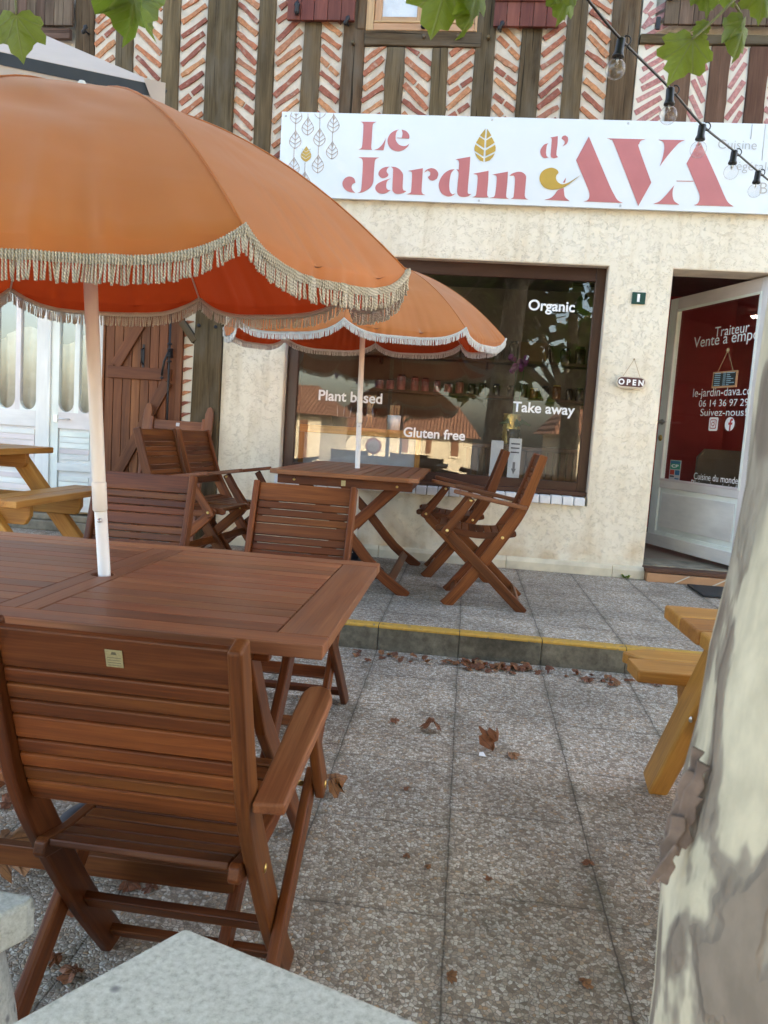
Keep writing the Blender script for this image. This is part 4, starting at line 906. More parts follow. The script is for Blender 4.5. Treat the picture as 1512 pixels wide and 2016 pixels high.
# house number plate and OPEN sign
hp = thing('number_plate', 'small dark green enamel house number plate beside the entrance', 'house number')
p0, p1 = atY(1243, 598, -0.012), atY(1272, 576, -0.012)
b_ = MB(); b_.box(p0.x, p1.x, -0.014, -0.002, p0.z, p1.z); b_.build('plate', 'plate_green', hp, bevel=0.003)
zc = (p0.z+p1.z)/2; xc = (p0.x+p1.x)/2
lettering('1', 'letter_white', hp, Matrix(((1, 0, 0, xc-0.011), (0, 0, -1, -0.0155), (0, 1, 0, zc-0.026), (0, 0, 0, 1))), 0.018, 0, 0.0, height=0.054)
op = thing('open_sign', 'small oval OPEN board hanging on twine from the wall by the entrance', 'sign')
c_ = atY(1242, 753, -0.03); hw, hh = 0.105, 0.042
def stadium(hw, hh, n=10): return [(hw-hh+hh*cos(radians(-90+180*i/n)), hh*sin(radians(-90+180*i/n))) for i in range(n+1)] + [(-hw+hh-hh*cos(radians(-90+180*i/n)), -hh*sin(radians(-90+180*i/n))) for i in range(n+1)]
rz_ = radians(-1.0); ex, ez = Vector((cos(rz_), 0, sin(rz_))), Vector((-sin(rz_), 0, cos(rz_)))
b_ = MB(); b_.prism(stadium(hw, hh), (c_.x, -0.022, c_.z), ex, ez, (0, -1, 0), 0.014); b_.build('rim', 'rim_cream', op, bevel=0.003)
b_ = MB(); b_.prism(stadium(hw-0.011, hh-0.010), (c_.x, -0.0365, c_.z+0.002), ex, ez, (0, -1, 0), 0.002); b_.build('board', 'open_board', op)
lettering('O P E N', 'letter_white', op, Matrix(((ex.x, 0, 0, c_.x-0.088), (0, 0, -1, -0.040), (ex.z, 1, 0, c_.z-0.019), (0, 0, 0, 1))), 0.175, 0, 0.045, height=0.042)
b_ = MB(); top_ = Vector((c_.x+0.01, -0.02, c_.z+0.165))
for dx in (-0.06, 0.06): b_.tube([top_, (c_.x+dx, -0.03, c_.z+hh-0.004)], 0.0018, 5)
b_.lathe([(0.006, 0), (0.006, 0.012), (0, 0.013)], top_+Vector((0, 0.012, 0)), (0, -1, 0), 7); b_.build('twine', 'twine', op)

# ================================================================= INSIDE THE SHOP
def shelf(z, x0, x1, y, label):
    t_ = thing('wall_shelf', label, 'shelf'); b_ = MB(); b_.box(x0, x1, y-0.26, y, z-0.03, z); b_.build('board', 'dark_slat', t_, bevel=0.003)
    b_ = MB()
    for x in (x0+0.3, (x0+x1)/2, x1-0.3): b_.box(x-0.012, x+0.012, y-0.2, y, z-0.10, z-0.032)
    b_.build('bracket', 'black_iron', t_); return t_
SB = 2.88
shelf(1.78, -1.3, 1.6, SB, 'upper wooden wall shelf of jars behind the shop window'); shelf(1.40, -1.3, 1.6, SB, 'lower wooden wall shelf of small jars behind the shop window')
def jar(x, y, z, r, h, matn, label, lid=True, grp='jars on the shop shelves'):
    t_ = thing('jar', label, 'jar', (x, y, z), 0, grp); b_ = MB(); b_.lathe([(r*0.95, 0.0), (r, 0.01), (r, h*0.8), (r*0.8, h*0.9)], n=10); b_.build('glass', matn, t_)
    b_ = MB(); b_.lathe([(r*0.86, h*0.9), (r*0.86, h), (0, h+0.002)], n=10); b_.build('lid', 'black_plastic' if lid else 'brass', t_)
x = -0.1
while x < 1.5:
    jar(x, SB-0.13, 1.781, random.uniform(.045, .06), random.uniform(.16, .24), 'jar_dark', 'tall dark jar standing on the upper shelf behind the shop window'); x += random.uniform(.15, .2)
x = -1.0
while x < 1.5:
    k_ = 'jar_pink' if x < 0.0 else ('jar_amber' if random.random() < .4 else 'jar_dark')
    jar(x, SB-0.12, 1.401, random.uniform(.035, .05), random.uniform(.10, .17), k_, 'pink jar on the left half of the lower shop shelf' if k_ == 'jar_pink' else ('amber jar on the right half of the lower shop shelf' if k_ == 'jar_amber' else 'dark jar on the right half of the lower shop shelf'), k_ != 'jar_amber'); x += random.uniform(.11, .16)
bx = thing('storage_box', 'brown cardboard box at the right end of the upper shop shelf', 'box', (1.28, SB-0.12, 1.781)); b_ = MB(); b_.box(-0.14, 0.14, -0.1, 0.1, 0, 0.2); b_.build('carton', 'box_brown', bx, bevel=0.004)
b_ = MB(); b_.box(-0.03, 0.03, -0.102, 0.1, 0.201, 0.202); b_.build('tape', 'paper', bx)
bx.location = (0.62, SB-0.12, 1.781); bx['label'] = 'brown cardboard box among the jars on the upper shop shelf'
ct = thing('serving_counter', 'dark slatted wooden counter inside the shop window', 'counter')
b_ = MB(); x = 0.0
while x < 1.15: b_.box(x, x+0.042, 0.85, 0.87, 0.105, 0.86, axis=2); x += 0.056
b_.build('slat', 'dark_slat', ct); b_ = MB(); b_.box(-0.03, 1.2, 0.82, 1.35, 0.862, 0.90); b_.build('top', 'dark_slat', ct, bevel=0.004); b_ = MB(); b_.box(-0.01, 1.18, 0.875, 1.33, 0.105, 0.86); b_.build('body', 'interior_dark', ct)
dp = thing('display_stand', 'low display stand with an orange wooden top rail behind the left of the shop window', 'display')
P0, P1 = atY(592, 838, 0.35), atY(772, 846, 0.35)
b_ = MB(); b_.box(-1.33, -0.36, 0.32, 0.36, P0.z-0.045, P0.z+0.015); b_.box(-0.40, -0.36, 0.32, 0.36, 0.105, P0.z-0.046); b_.box(-1.33, -1.29, 0.32, 0.36, 0.105, P0.z-0.046); b_.box(-1.33, -0.36, 0.36, 0.75, P0.z-0.01, P0.z+0.012, axis=0); b_.build('frame', 'pine', dp, bevel=0.004)
b_ = MB(); b_.box(-1.288, -0.402, 0.335, 0.345, 0.105, P0.z-0.047); b_.build('panel', 'display_grey', dp)
zc = P0.z+0.0125
tb = thing('plastic_tub', 'clear blue plastic tub on the display stand behind the left of the window', 'tub', (-1.02, 0.55, zc)); b_ = MB()
b_.lathe([(0.08, 0), (0.10, 0.08), (0.105, 0.085), (0.0, 0.086)], n=14); b_.build('body', 'grey_rubber', tb); b_ = MB()
for k_ in range(3): b_.tube([(-0.05+k_*0.05, 0, 0.08), (-0.06+k_*0.06, 0.02, 0.17)], 0.004, 5)
b_.build('spoon', 'steel', tb)
ug = thing('utensil_jar', 'tall glass jar holding wooden utensils on the display stand', 'jar', (-0.80, 0.52, zc)); b_ = MB(); b_.lathe([(0.05, 0), (0.055, 0.16), (0.05, 0.165)], n=12); b_.build('glass', 'bulb_glass', ug); b_ = MB()
for k_ in range(6): b_.tube([(random.uniform(-.03, .03), random.uniform(-.03, .03), 0.01), (random.uniform(-.06, .06), random.uniform(-.04, .04), 0.27)], [0.004, 0.008], 5)
b_.build('utensil', 'light_wood', ug)
wc = thing('cutlery_pot', 'white pot of wooden cutlery on the display stand behind the parasol pole', 'pot', (-0.60, 0.52, zc)); b_ = MB(); b_.lathe([(0.05, 0), (0.055, 0.12), (0.0, 0.122)], n=12); b_.build('pot', 'white_enamel', wc); b_ = MB()
for k_ in range(9): a = k_*0.7; b_.box(0.035*cos(a)-.006, 0.035*cos(a)+.006, 0.035*sin(a)-.003, 0.035*sin(a)+.003, 0.11, 0.20)
b_.build('cutlery', 'light_wood', wc)
P = atY(1020, 790, 0.6); orc = thing('orchid', 'purple orchid on tall dark stems inside the right of the shop window', 'plant', (P.x, 0.95, 0.905)); b_ = MB()
b_.lathe([(0.045, 0), (0.06, 0.13), (0.0, 0.13)], n=12); b_.build('pot', 'jar_dark', orc); b_ = MB()
for dx in (-0.015, 0.03): b_.tube(spline([(0, 0, 0.12), (dx, 0, 0.4), (dx*1.5, -0.03, 0.62), (dx*2-0.03, -0.08, 0.70)], 5), 0.004, 5)
for k_ in range(5):
    a = k_*1.3; b_.plank([(0, 0, 0.13), (0.07*cos(a), 0.05*sin(a), 0.20), (0.14*cos(a), 0.09*sin(a), 0.17)], (-sin(a), cos(a)*0.7, 0.7), [0.02, 0.06, 0.01], 0.003)
b_.build('stem', 'stem_green', orc); b_ = MB()
for k_ in range(14): c = Vector((random.uniform(-.09, .07), random.uniform(-.12, -.02), random.uniform(.58, .74))); b_.lathe([(0.0, -.004), (0.028, 0), (0.0, .006)], c, (random.uniform(-.6, .6), -1, random.uniform(-.4, .4)), 6)
b_.build('flower', 'orchid_purple', orc)
P = atY(1012, 823, 0.7); gt = thing('gold_tin', 'ridged gold tin standing on the counter behind the window', 'tin', (P.x, 1.0, 0.905)); b_ = MB(); b_.lathe([(0.07+0.008*(k_ % 2), 0.02*k_) for k_ in range(14)], n=14); b_.build('tin', 'gold_tin', gt)
P = atY(1150, 580, 0.9); sp = thing('spotlight', 'black spotlight hanging under the shop ceiling by the window edge', 'lamp', (P.x, 0.9, P.z)); b_ = MB(); b_.lathe([(0.03, 0.03), (0.045, 0.0), (0.075, -0.12), (0.0, -0.10)], (0, 0, -0.03), (0.25, 0.1, 1), 14); b_.build('lamp_shade', 'black_plastic', sp)
b_ = MB(); b_.box(-0.10, 0.10, -0.02, 0.02, 0.06, 0.09); b_.tube([(0, 0, 0.06), (0, 0, -0.02)], 0.008, 6); b_.build('bracket', 'black_plastic', sp)
def notice(x0, x1, y0, y1, label, arrow=True):
    a, c = atY(x0, y1, 0.12), atY(x1, y0, 0.12); t_ = thing('paper_notice', label, 'notice', (a.x, 0.118, a.z)); b_ = MB(); W_, H_ = c.x-a.x, c.z-a.z
    b_.box(0, W_, 0, 0.001, 0, H_); b_.build('sheet', 'paper', t_)
    b_ = MB()
    if arrow:
        b_.prism([(W_*.4, H_*.5), (W_*.6, H_*.5), (W_*.6, H_*.36), (W_*.7, H_*.36), (W_*.5, H_*.24), (W_*.3, H_*.36), (W_*.4, H_*.36)], (0, -0.0008, 0), (1, 0, 0), (0, 0, 1), (0, -1, 0), 0.0004)
        for k_ in range(3): b_.prism([(W_*.15, H_*(.9-.09*k_)), (W_*.85, H_*(.9-.09*k_)), (W_*.85, H_*(.87-.09*k_)), (W_*.15, H_*(.87-.09*k_))], (0, -0.0008, 0), (1, 0, 0), (0, 0, 1), (0, -1, 0), 0.0004)
        b_.build('print', 'print_black', t_)
    return t_
notice(996, 1028, 864, 955, 'white paper notice with a black arrow at the foot of the window'); notice(962, 992, 868, 940, 'plain pale paper sheet left of the arrow notice in the window', False)
m, n, b, o = mat('lit_tube'); b.inputs['Emission Color'].default_value = (1, 0.93, 0.8, 1); b.inputs['Emission Strength'].default_value = 6.5; b.inputs['Base Color'].default_value = (.8, .8, .8, 1)
for lx, ly0, ly1, lab in ((-1.15, 1.5, 2.1, 'lit fluorescent tube on the ceiling inside the shop'),):
    lt = thing('tube_lamp', lab, 'lamp', (lx, (ly0+ly1)/2, 2.50)); b_ = MB(); b_.box(-.04, .04, -(ly1-ly0)/2, (ly1-ly0)/2, 0.03, 0.058); b_.build('housing', 'tube_white', lt); b_ = MB(); b_.tube([(0, -(ly1-ly0)/2+.03, 0.012), (0, (ly1-ly0)/2-.03, 0.012)], 0.016, 10); b_.build('tube', 'lit_tube', lt)
cb = thing('chalkboard', 'small wood-framed chalkboard menu hanging on string inside the entrance door glass', 'chalkboard'); u0, z0 = on_leaf(1405, 765); u1, z1 = on_leaf(1457, 729); b_ = MB()
W_, H_ = (u1-u0), (z1-z0); c = leaf(u0, z0, 0.012)
b_.prism([(0, 0), (W_, 0.0), (W_, H_), (0, H_)], c, du, (0, 0, 1), dn, 0.008); b_.build('frame', 'light_wood', cb); b_ = MB()
b_.prism([(.014, .014), (W_-.014, .014), (W_-.014, H_-.014), (.014, H_-.014)], c, du, (0, 0, 1), dn, 0.010); b_.build('slate', 'chalk_black', cb); b_ = MB()
for k_ in range(7):
    z = H_*(.86-.12*k_)
    for a0, a1 in ((.1, .34), (.45, .56), (.6, random.uniform(.7, .92))): b_.prism([(W_*a0, z), (W_*a1, z), (W_*a1, z+.006), (W_*a0, z+.006)], leaf(u0, z0, 0.0225), du, (0, 0, 1), dn, 0.0005)
b_.build('chalk_writing', 'chalk_blue', cb); b_ = MB(); q = leaf(*on_leaf(1437, 690), 0.016)
for fr in (.18, .82): b_.tube([q, leaf(u0+W_*fr, z1-0.004, 0.018)], 0.0022, 5)
b_.lathe([(0.018, 0), (0.012, .008), (0, .01)], q, dn, 10); b_.build('string', 'twine', cb)
ic = thing('cafe_chair', 'dark upholstered chair inside behind the entrance door glass', 'chair', (2.35, 1.55, 0.102)); b_ = MB(); b_.prism([(-.22, 0), (.22, 0), (.22, .38), (.16, .46), (-.16, .46), (-.22, .38)], (0, .2, .42), (1, 0, 0), (0, 0, 1), (0, -1, 0), 0.05); b_.build('backrest', 'interior_dark', ic, bevel=0.01)
b_ = MB(); b_.box(-.23, .23, -.25, .2, .38, .44); b_.build('seat', 'grey_rubber', ic, bevel=0.01)
for sx_ in (-.2, .2):
    for sy_ in (-.22, .17): b_ = MB(); b_.box(sx_-.018, sx_+.018, sy_-.018, sy_+.018, 0, .378, axis=2); b_.build('leg', 'dark_slat', ic)

# ================================================================= GARDEN FURNITURE
def stile_pts(): return spline([(0, -0.272, 0.873), (0, -0.222, 0.70), (0, -0.178, 0.57), (0, -0.105, 0.44), (0, 0.015, 0.25), (0, 0.105, 0.125), (0, 0.205, -0.005)], 5)
def make_chair(label, loc, rz, matn='eucalyptus', group=None, plate=False):
    """folding armchair; it faces its own +Y, origin on the ground under the seat"""
    t_ = thing('folding_armchair', label, 'chair', loc, rz, group); SPX = 0.200
    sp_ = stile_pts(); k = len(sp_)
    for sx_ in (-SPX, SPX):
        b_ = MB(); wd = [0.046+0.020*min(1, i/(k*0.45)) for i in range(k)]; wd[-1] = 0.075
        b_.plank([p+Vector((sx_, 0, 0)) for p in sp_], (1, 0, 0), wd, 0.024)
        top = sp_[0]+Vector((sx_, 0, 0)); d = (sp_[0]-sp_[1]).normalized()
        vs = b_.v; b_.build('side_post', matn, t_, bevel=0.006, seg=3)
    for sx_ in (-SPX-0.0245, SPX+0.0245):
        b_ = MB(); b_.plank([(sx_, 0.246, 0.447), (sx_, 0.20, 0.395), (sx_, 0.0, 0.213), (sx_, -0.19, 0.035), (sx_, -0.235, -0.005)], (1, 0, 0), [0.04, 0.056, 0.056, 0.056, 0.05], 0.022)
        b_.build('leg', matn, t_, bevel=0.006, seg=3)
    for sg in (-1, 1):
        sx_ = sg*(SPX+0.048); b_ = MB()
        b_.plank([(sx_, 0.098, 0.612), (sx_, 0.150, 0.53), (sx_, 0.222, 0.432), (sx_, 0.240, 0.402)], (1, 0, 0), [0.04, 0.042, 0.05, 0.044], 0.021); b_.build('arm_post', matn, t_, bevel=0.006, seg=3)
        b_ = MB(); ax_ = sg*(SPX+0.040)
        out = [(-0.026, -0.205), (0.028, -0.200), (0.030, -0.05), (0.034, 0.10), (0.034, 0.165), (0.024, 0.195), (0.0, 0.207), (-0.022, 0.198), (-0.031, 0.17), (-0.031, 0.10), (-0.027, -0.05)]
        ey = Vector((0, 0.986, 0.165)); b_.prism([(u*sg, v) for u, v in out][::sg], (ax_, 0.0, 0.602), (1, 0, 0), ey, (0, -0.165, 0.986), 0.022)
        for i, g in enumerate(b_.g): b_.g[i] = (g[1], g[0], g[2])
        b_.build('armrest', matn+'_weathered', t_, bevel=0.005, seg=3)
    # back slats follow the posts
    b_ = MB(); dist = 0.006; cum = [0]
    for i in range(1, k): cum.append(cum[-1]+(sp_[i]-sp_[i-1]).length)
    def at(s_):
        for i in range(1, k):
            if cum[i] >= s_:
                f = (s_-cum[i-1])/(cum[i]-cum[i-1]); return sp_[i-1].lerp(sp_[i], f), (sp_[i]-sp_[i-1]).normalized()
        return sp_[-1], Vector((0, 0, -1))
    for hgt in (0.072, 0.027, 0.027, 0.027, 0.046, 0.027, 0.027, 0.027, 0.046):
        p, d = at(dist+hgt/2); b_.board((-SPX+0.0125, p.y, p.z), (SPX-0.0125, p.y, p.z), d, hgt, 0.015); dist += hgt+0.0035
    bk_ = b_.build('backrest', matn, t_, bevel=0.0035)
    if plate:
        p, d = at(0.042); nb = Vector((0, -1, 0)); nb = (nb-d*nb.dot(d)).normalized(); upv = -d
        b_ = MB(); q = Vector((0.004, p.y, p.z))+nb*0.0082; b_.prism([(-.014, -.0155), (.014, -.0155), (.014, .0155), (-.014, .0155)], q, (1, 0, 0), upv, nb, 0.001, 0)
        for r_ in range(4): b_.prism([(-.011, -.0125+.0045*r_), (.011, -.0125+.0045*r_), (.011, -.0115+.0045*r_), (-.011, -.0115+.0045*r_)], q, (1, 0, 0), upv, nb, 0.0014, 1)
        b_.prism([(-.005, .007), (.005, .007), (.003, .012), (-.003, .012)], q, (1, 0, 0), upv, nb, 0.0014, 1)
        b_.build('maker_plate', ['gold_label', 'dark_mark'], bk_, bevel=0.0004)
    # seat: curved side rails and cross slats
    sc = [(0, -0.160, 0.429), (0, -0.12, 0.419), (0, -0.05, 0.407), (0, 0.06, 0.403), (0, 0.16, 0.413), (0, 0.235, 0.430), (0, 0.290, 0.425)]
    cs_ = spline(sc, 4); b_ = MB()
    for sx_ in (-0.1765, 0.1765): b_.plank([p+Vector((sx_, 0, 0.002)) for p in cs_], (1, 0, 0), [0.022]+[0.036]*(len(cs_)-2)+[0.022], 0.022)
    for i in range(10):
        y = -0.132+0.0425*i; z = None
        for a, c in zip(cs_[:-1], cs_[1:]):
            if a.y <= y <= c.y: f = (y-a.y)/(c.y-a.y); z = a.z+(c.z-a.z)*f; sl_ = (c.z-a.z)/(c.y-a.y)
        b_.board((-0.1645, y, z+0.0135), (0.1645, y, z+0.0135), (0, 1, sl_), 0.037, 0.014)
    b_.build('seat', matn, t_, bevel=0.0035)
    for y, z, sd_, wd in ((0.045, 0.205, (0, 0.6, -0.8), 0.045), (0.165, 0.055, (0, .6, -.8), 0.036)):
        b_ = MB(); b_.board((-SPX+.012, y, z), (SPX-.012, y, z), sd_, wd, 0.018); b_.build('stretcher', matn, t_, bevel=0.003)
    b_ = MB(); b_.board((-SPX-.012, -0.195, 0.055), (SPX+.012, -0.195, 0.055), (0, 0.6, 0.8), 0.036, 0.018); b_.build('stretcher', matn, t_, bevel=0.003)
    b_ = MB()
    for sg in (-1, 1):
        for y, z, x in ((0.222, 0.427, SPX+0.0585), (0.105, 0.602, SPX+0.0585), (-0.085, 0.405, SPX+0.012)):
            b_ = MB(); b_.lathe([(0.009, 0), (0.008, 0.002), (0, 0.003)], (sg*x, y, z), (sg, 0, 0), 10); b_.build('bolt', 'brass', t_)
        b_ = MB(); b_.tube([(sg*0.165, 0.226, 0.420), (sg*(SPX+0.014), 0.226, 0.420)], 0.006, 8); b_.build('pin', 'brass', t_)
    return t_
PI = pi
make_chair('brown slatted folding armchair nearest the camera, its back towards us with a gold plate', (-0.504, -4.37, gz(-4.37)), -0.015, plate=True).scale = (0.985, 0.98, 0.97)
make_chair('brown folding armchair behind the big table, facing us, left of its pair', (-1.30, -2.93, gz(-2.93)), PI+0.02)
make_chair('brown folding armchair behind the big table, facing us, right of its pair', (-0.64, -2.93, gz(-2.93)), PI-0.02)
make_chair('brown folding armchair in side view right of the small table, nearer the kerb', (0.15, -1.235, 0.0), PI/2)
make_chair('brown folding armchair in side view right of the small table, nearer the window', (-0.01, -0.44, 0.0), PI/2)
make_chair('brown folding armchair left of the small table, its back turned to us, nearer the kerb', (-1.60, -1.27, 0.0), -PI/2-0.13)
make_chair('brown folding armchair left of the small table, its back turned to us, nearer the wall', (-1.54, -0.80, 0.0), -PI/2-0.13)

# folded chair against the shutter
fc = thing('folded_armchair', 'folded brown armchair leaning against the plank shutter', 'chair', (-2.155, -0.33, 0.0), radians(4))
LN = 0.27; fv = Vector((0, LN, sqrt(1-LN*LN))); fn = Vector((0, -sqrt(1-LN*LN), LN))       # leans back towards the wall
def fp(x, v, o): return Vector((x, 0, 0)) + fv*v + fn*o
for sg in (-1, 1):
    b_ = MB(); b_.board(fp(sg*0.195, 0.0, 0), fp(sg*0.195, 0.975, 0), (1, 0, 0), 0.024, 0.05); b_.build('side_post', 'eucalyptus_weathered', fc, bevel=0.005)
    b_ = MB(); b_.prism([(-.026, 0), (.026, 0), (.032, .18), (.032, .36), (.018, .41), (0, .418), (-.018, .41), (-.032, .36), (-.032, .18)], fp(sg*0.243+sg*-0.01, 0.66 if sg < 0 else 0.655, 0.0), Vector((1, 0, 0))+fv*0.0, fv, fn, 0.022)
    for i, g in enumerate(b_.g): b_.g[i] = (g[1], g[0], g[2])
    b_.build('armrest', 'eucalyptus_weathered', fc, bevel=0.004)
    b_ = MB(); b_.board(fp(sg*0.225, -0.0, 0.05), fp(sg*0.225, 0.62, 0.03), (1, 0, 0), 0.022, 0.05); b_.build('leg', 'eucalyptus_weathered', fc, bevel=0.005)
b_ = MB(); v = 0.955
for hgt in (0.07, .03, .03, .03, .03, .062, .03, .03, .03): v -= hgt/2; b_.board(fp(-.182, v, 0), fp(.182, v, 0), fv, hgt, 0.015); v -= hgt/2+0.0065
b_.build('backrest', 'eucalyptus_weathered', fc, bevel=0.003)
b_ = MB(); v = 0.50
for i in range(9): b_.board(fp(-.16, v, 0.035), fp(.16, v, 0.035), fv, 0.037, 0.014); v -= 0.0435
b_.build('seat', 'eucalyptus_weathered', fc, bevel=0.003)
b_ = MB(); b_.prism([(-.013, -.013), (.013, -.013), (.013, .013), (-.013, .013)], fp(0.0, 0.925, 0.0085), (1, 0, 0), fv, fn, 0.001); b_.build('maker_plate', 'paper', fc)

# the big table
TX0, TX1, TY0, TY1, TZ = -1.55, -0.225, -4.41, -3.51, 0.565
tb1 = thing('dining_table', 'long brown slatted wooden table in the foreground with a parasol through it', 'table', ((TX0+TX1)/2, (TY0+TY1)/2, gz(-3.96)))
ox, oy, oz = tb1.location; tl_ = lambda x0, x1, y0, y1, z0, z1: (x0-ox, x1-ox, y0-oy, y1-oy, z0-oz, z1-oz)
b_ = MB(); th = 0.026; rw = 0.098
b_.box(*tl_(TX0, TX1, TY0, TY0+0.065, TZ-th, TZ), axis=0); b_.box(*tl_(TX0, TX1, TY1-0.065, TY1, TZ-th, TZ), axis=0)
b_.box(*tl_(TX1-rw, TX1-0.0005, TY0+0.0665, TY1-0.0665, TZ-th, TZ-0.0005), axis=1); b_.box(*tl_(TX0+.0005, TX0+rw, TY0+0.0665, TY1-0.0665, TZ-th, TZ-.0005), axis=1)
hx, hy = -0.84, -3.985; cw = 0.088
# cross plank with the parasol hole
for sg in (0, 1):
    k_ = 12; poly = []
    y0_, y1_ = TY0+0.0665, TY1-0.0665; r = 0.026
    arc = [(hx+r*cos(radians(a)), hy+r*sin(radians(a))) for a in ([90+180*i/k_ for i in range(k_+1)] if sg == 0 else [-90+180*i/k_ for i in range(k_+1)])]
    poly = [(hx, y1_)] + [(hx, hy+r)][:0] + arc + [(hx, y0_), (hx-cw/2, y0_), (hx-cw/2, y1_)] if sg == 0 else [(hx, y0_)] + arc + [(hx, y1_), (hx+cw/2, y1_), (hx+cw/2, y0_)]
    b_.prism([(x-ox, y-oy) for x, y in poly], (0, 0, TZ-th-oz), (1, 0, 0), (0, 1, 0), (0, 0, 1), th-0.0005, rnd=0.35)
    for i in range(len(b_.g)-2*len(poly), len(b_.g)): g = b_.g[i]; b_.g[i] = (g[1], g[0], g[2])
n_ = 13; sw2 = (TY1-TY0-0.133)/n_
for a, c in ((TX0+rw+.001, hx-cw/2-.002), (hx+cw/2+.002, TX1-rw-.003)):
    for i in range(n_): y = TY0+0.0665+sw2*i; b_.box(*tl_(a, c, y+0.0007, y+sw2-0.0007, TZ-th+.004, TZ-0.001), axis=0)
b_.build('tabletop', 'eucalyptus_weathered', tb1, bevel=0.0022)
b_ = MB()
for y in (TY0+0.10, TY1-0.12): b_.box(*tl_(TX0+0.12, TX1-0.12, y, y+0.024, TZ-th-0.045, TZ-th-0.001), axis=0)
b_.build('apron', 'eucalyptus', tb1, bevel=0.003)
gt_ = gz(-3.96)
for X in (TX1-0.20, TX0+0.20):
    for s_, dx in ((1, 0.0), (-1, 0.028)):
        x = X+dx; yc = (TY0+TY1)/2
        b_ = MB(); b_.plank([(x-ox, s_*0.33, TZ-th-0.004-oz), (x-ox, s_*0.16, 0.50), (x-ox, -s_*0.12, 0.22), (x-ox, -s_*0.34, -0.005)], (1, 0, 0), [0.05, 0.056, 0.056, 0.05], 0.024); b_.build('leg', 'eucalyptus', tb1, bevel=0.005)
    b_ = MB(); b_.box(X-0.05-ox, X+0.05-ox, TY0+0.03-oy, TY1-0.03-oy, TZ-th-0.040-oz, TZ-th-0.002-oz, axis=1); b_.build('bearer', 'eucalyptus', tb1, bevel=0.004)
for y, z in ((0.30, 0.08), (-0.22, 0.14)): b_ = MB(); b_.box(TX0+0.2-ox, TX1-0.2-ox, y-0.012, y+0.012, z, z+0.05, axis=0); b_.build('stretcher', 'eucalyptus', tb1, bevel=0.003)
# the small table by the window
tb2 = thing('garden_table', 'brown slatted wooden table on the terrace before the shop window, parasol through it', 'table', (-0.665, -0.83, 0.0))
HX, HY2, TZ2 = 0.415, 0.715, 0.70
b_ = MB(); n_ = 13; sw2 = (2*HX)/n_
for i in range(n_): b_.box(-HX+sw2*i+0.003, -HX+sw2*(i+1)-0.003, -HY2+0.062, HY2-0.062, TZ2-0.022, TZ2-0.001, axis=1)
for s_ in (-1, 1):
    b_.prism([(-HX+.05, s_*HY2), (HX-.05, s_*HY2), (HX+.005, s_*(HY2-.045)), (HX+.005, s_*(HY2-.06)), (-HX-.005, s_*(HY2-.06)), (-HX-.005, s_*(HY2-.045))][::s_], (0, 0, TZ2-0.026), (1, 0, 0), (0, 1, 0), (0, 0, 1), 0.026)
b_.build('tabletop', 'eucalyptus_weathered', tb2, bevel=0.003)
b_ = MB()
for y in (-HY2+0.05, HY2-0.075): b_.box(-HX+0.04, HX-0.03, y, y+0.024, TZ2-0.078, TZ2-0.028, axis=0)
for x in (-HX+0.042, HX-0.056): b_.box(x, x+0.022, -HY2+0.08, HY2-0.08, TZ2-0.072, TZ2-0.028, axis=1)
b_.build('apron', 'eucalyptus', tb2, bevel=0.003)
b_ = MB(); b_.box(-0.012, 0.012, -HY2+0.047, -HY2+0.0495, TZ2-0.07, TZ2-0.04); b_.build('latch_plate', 'gold_label', tb2)
for x in (-.28, .3): b_ = MB(); b_.lathe([(.008, 0), (.007, .003), (0, .004)], (x, -HY2+.05, TZ2-.053), (0, -1, 0), 8); b_.build('bolt', 'brass', tb2)
for Y in (-0.50, 0.56):
    for s_, dy in ((1, 0.0), (-1, 0.03)):
        b_ = MB(); b_.plank([p for p in spline([(s_*0.31, Y+dy, TZ2-0.03), (s_*0.14, Y+dy, 0.49), (-s_*0.02, Y+dy, 0.33), (-s_*0.20, Y+dy, 0.13), (-s_*0.385, Y+dy, -0.005)], 3)], (0, 1, 0), 0.062, 0.026); b_.build('leg', 'eucalyptus', tb2, bevel=0.006)
for sg in (1, -1): b_ = MB(); b_.board((sg*0.28, -0.47, 0.08), (sg*0.28, 0.57, 0.08), (0.7, 0, -0.7*sg), 0.05, 0.02); b_.build('stretcher', 'eucalyptus', tb2, bevel=0.003)

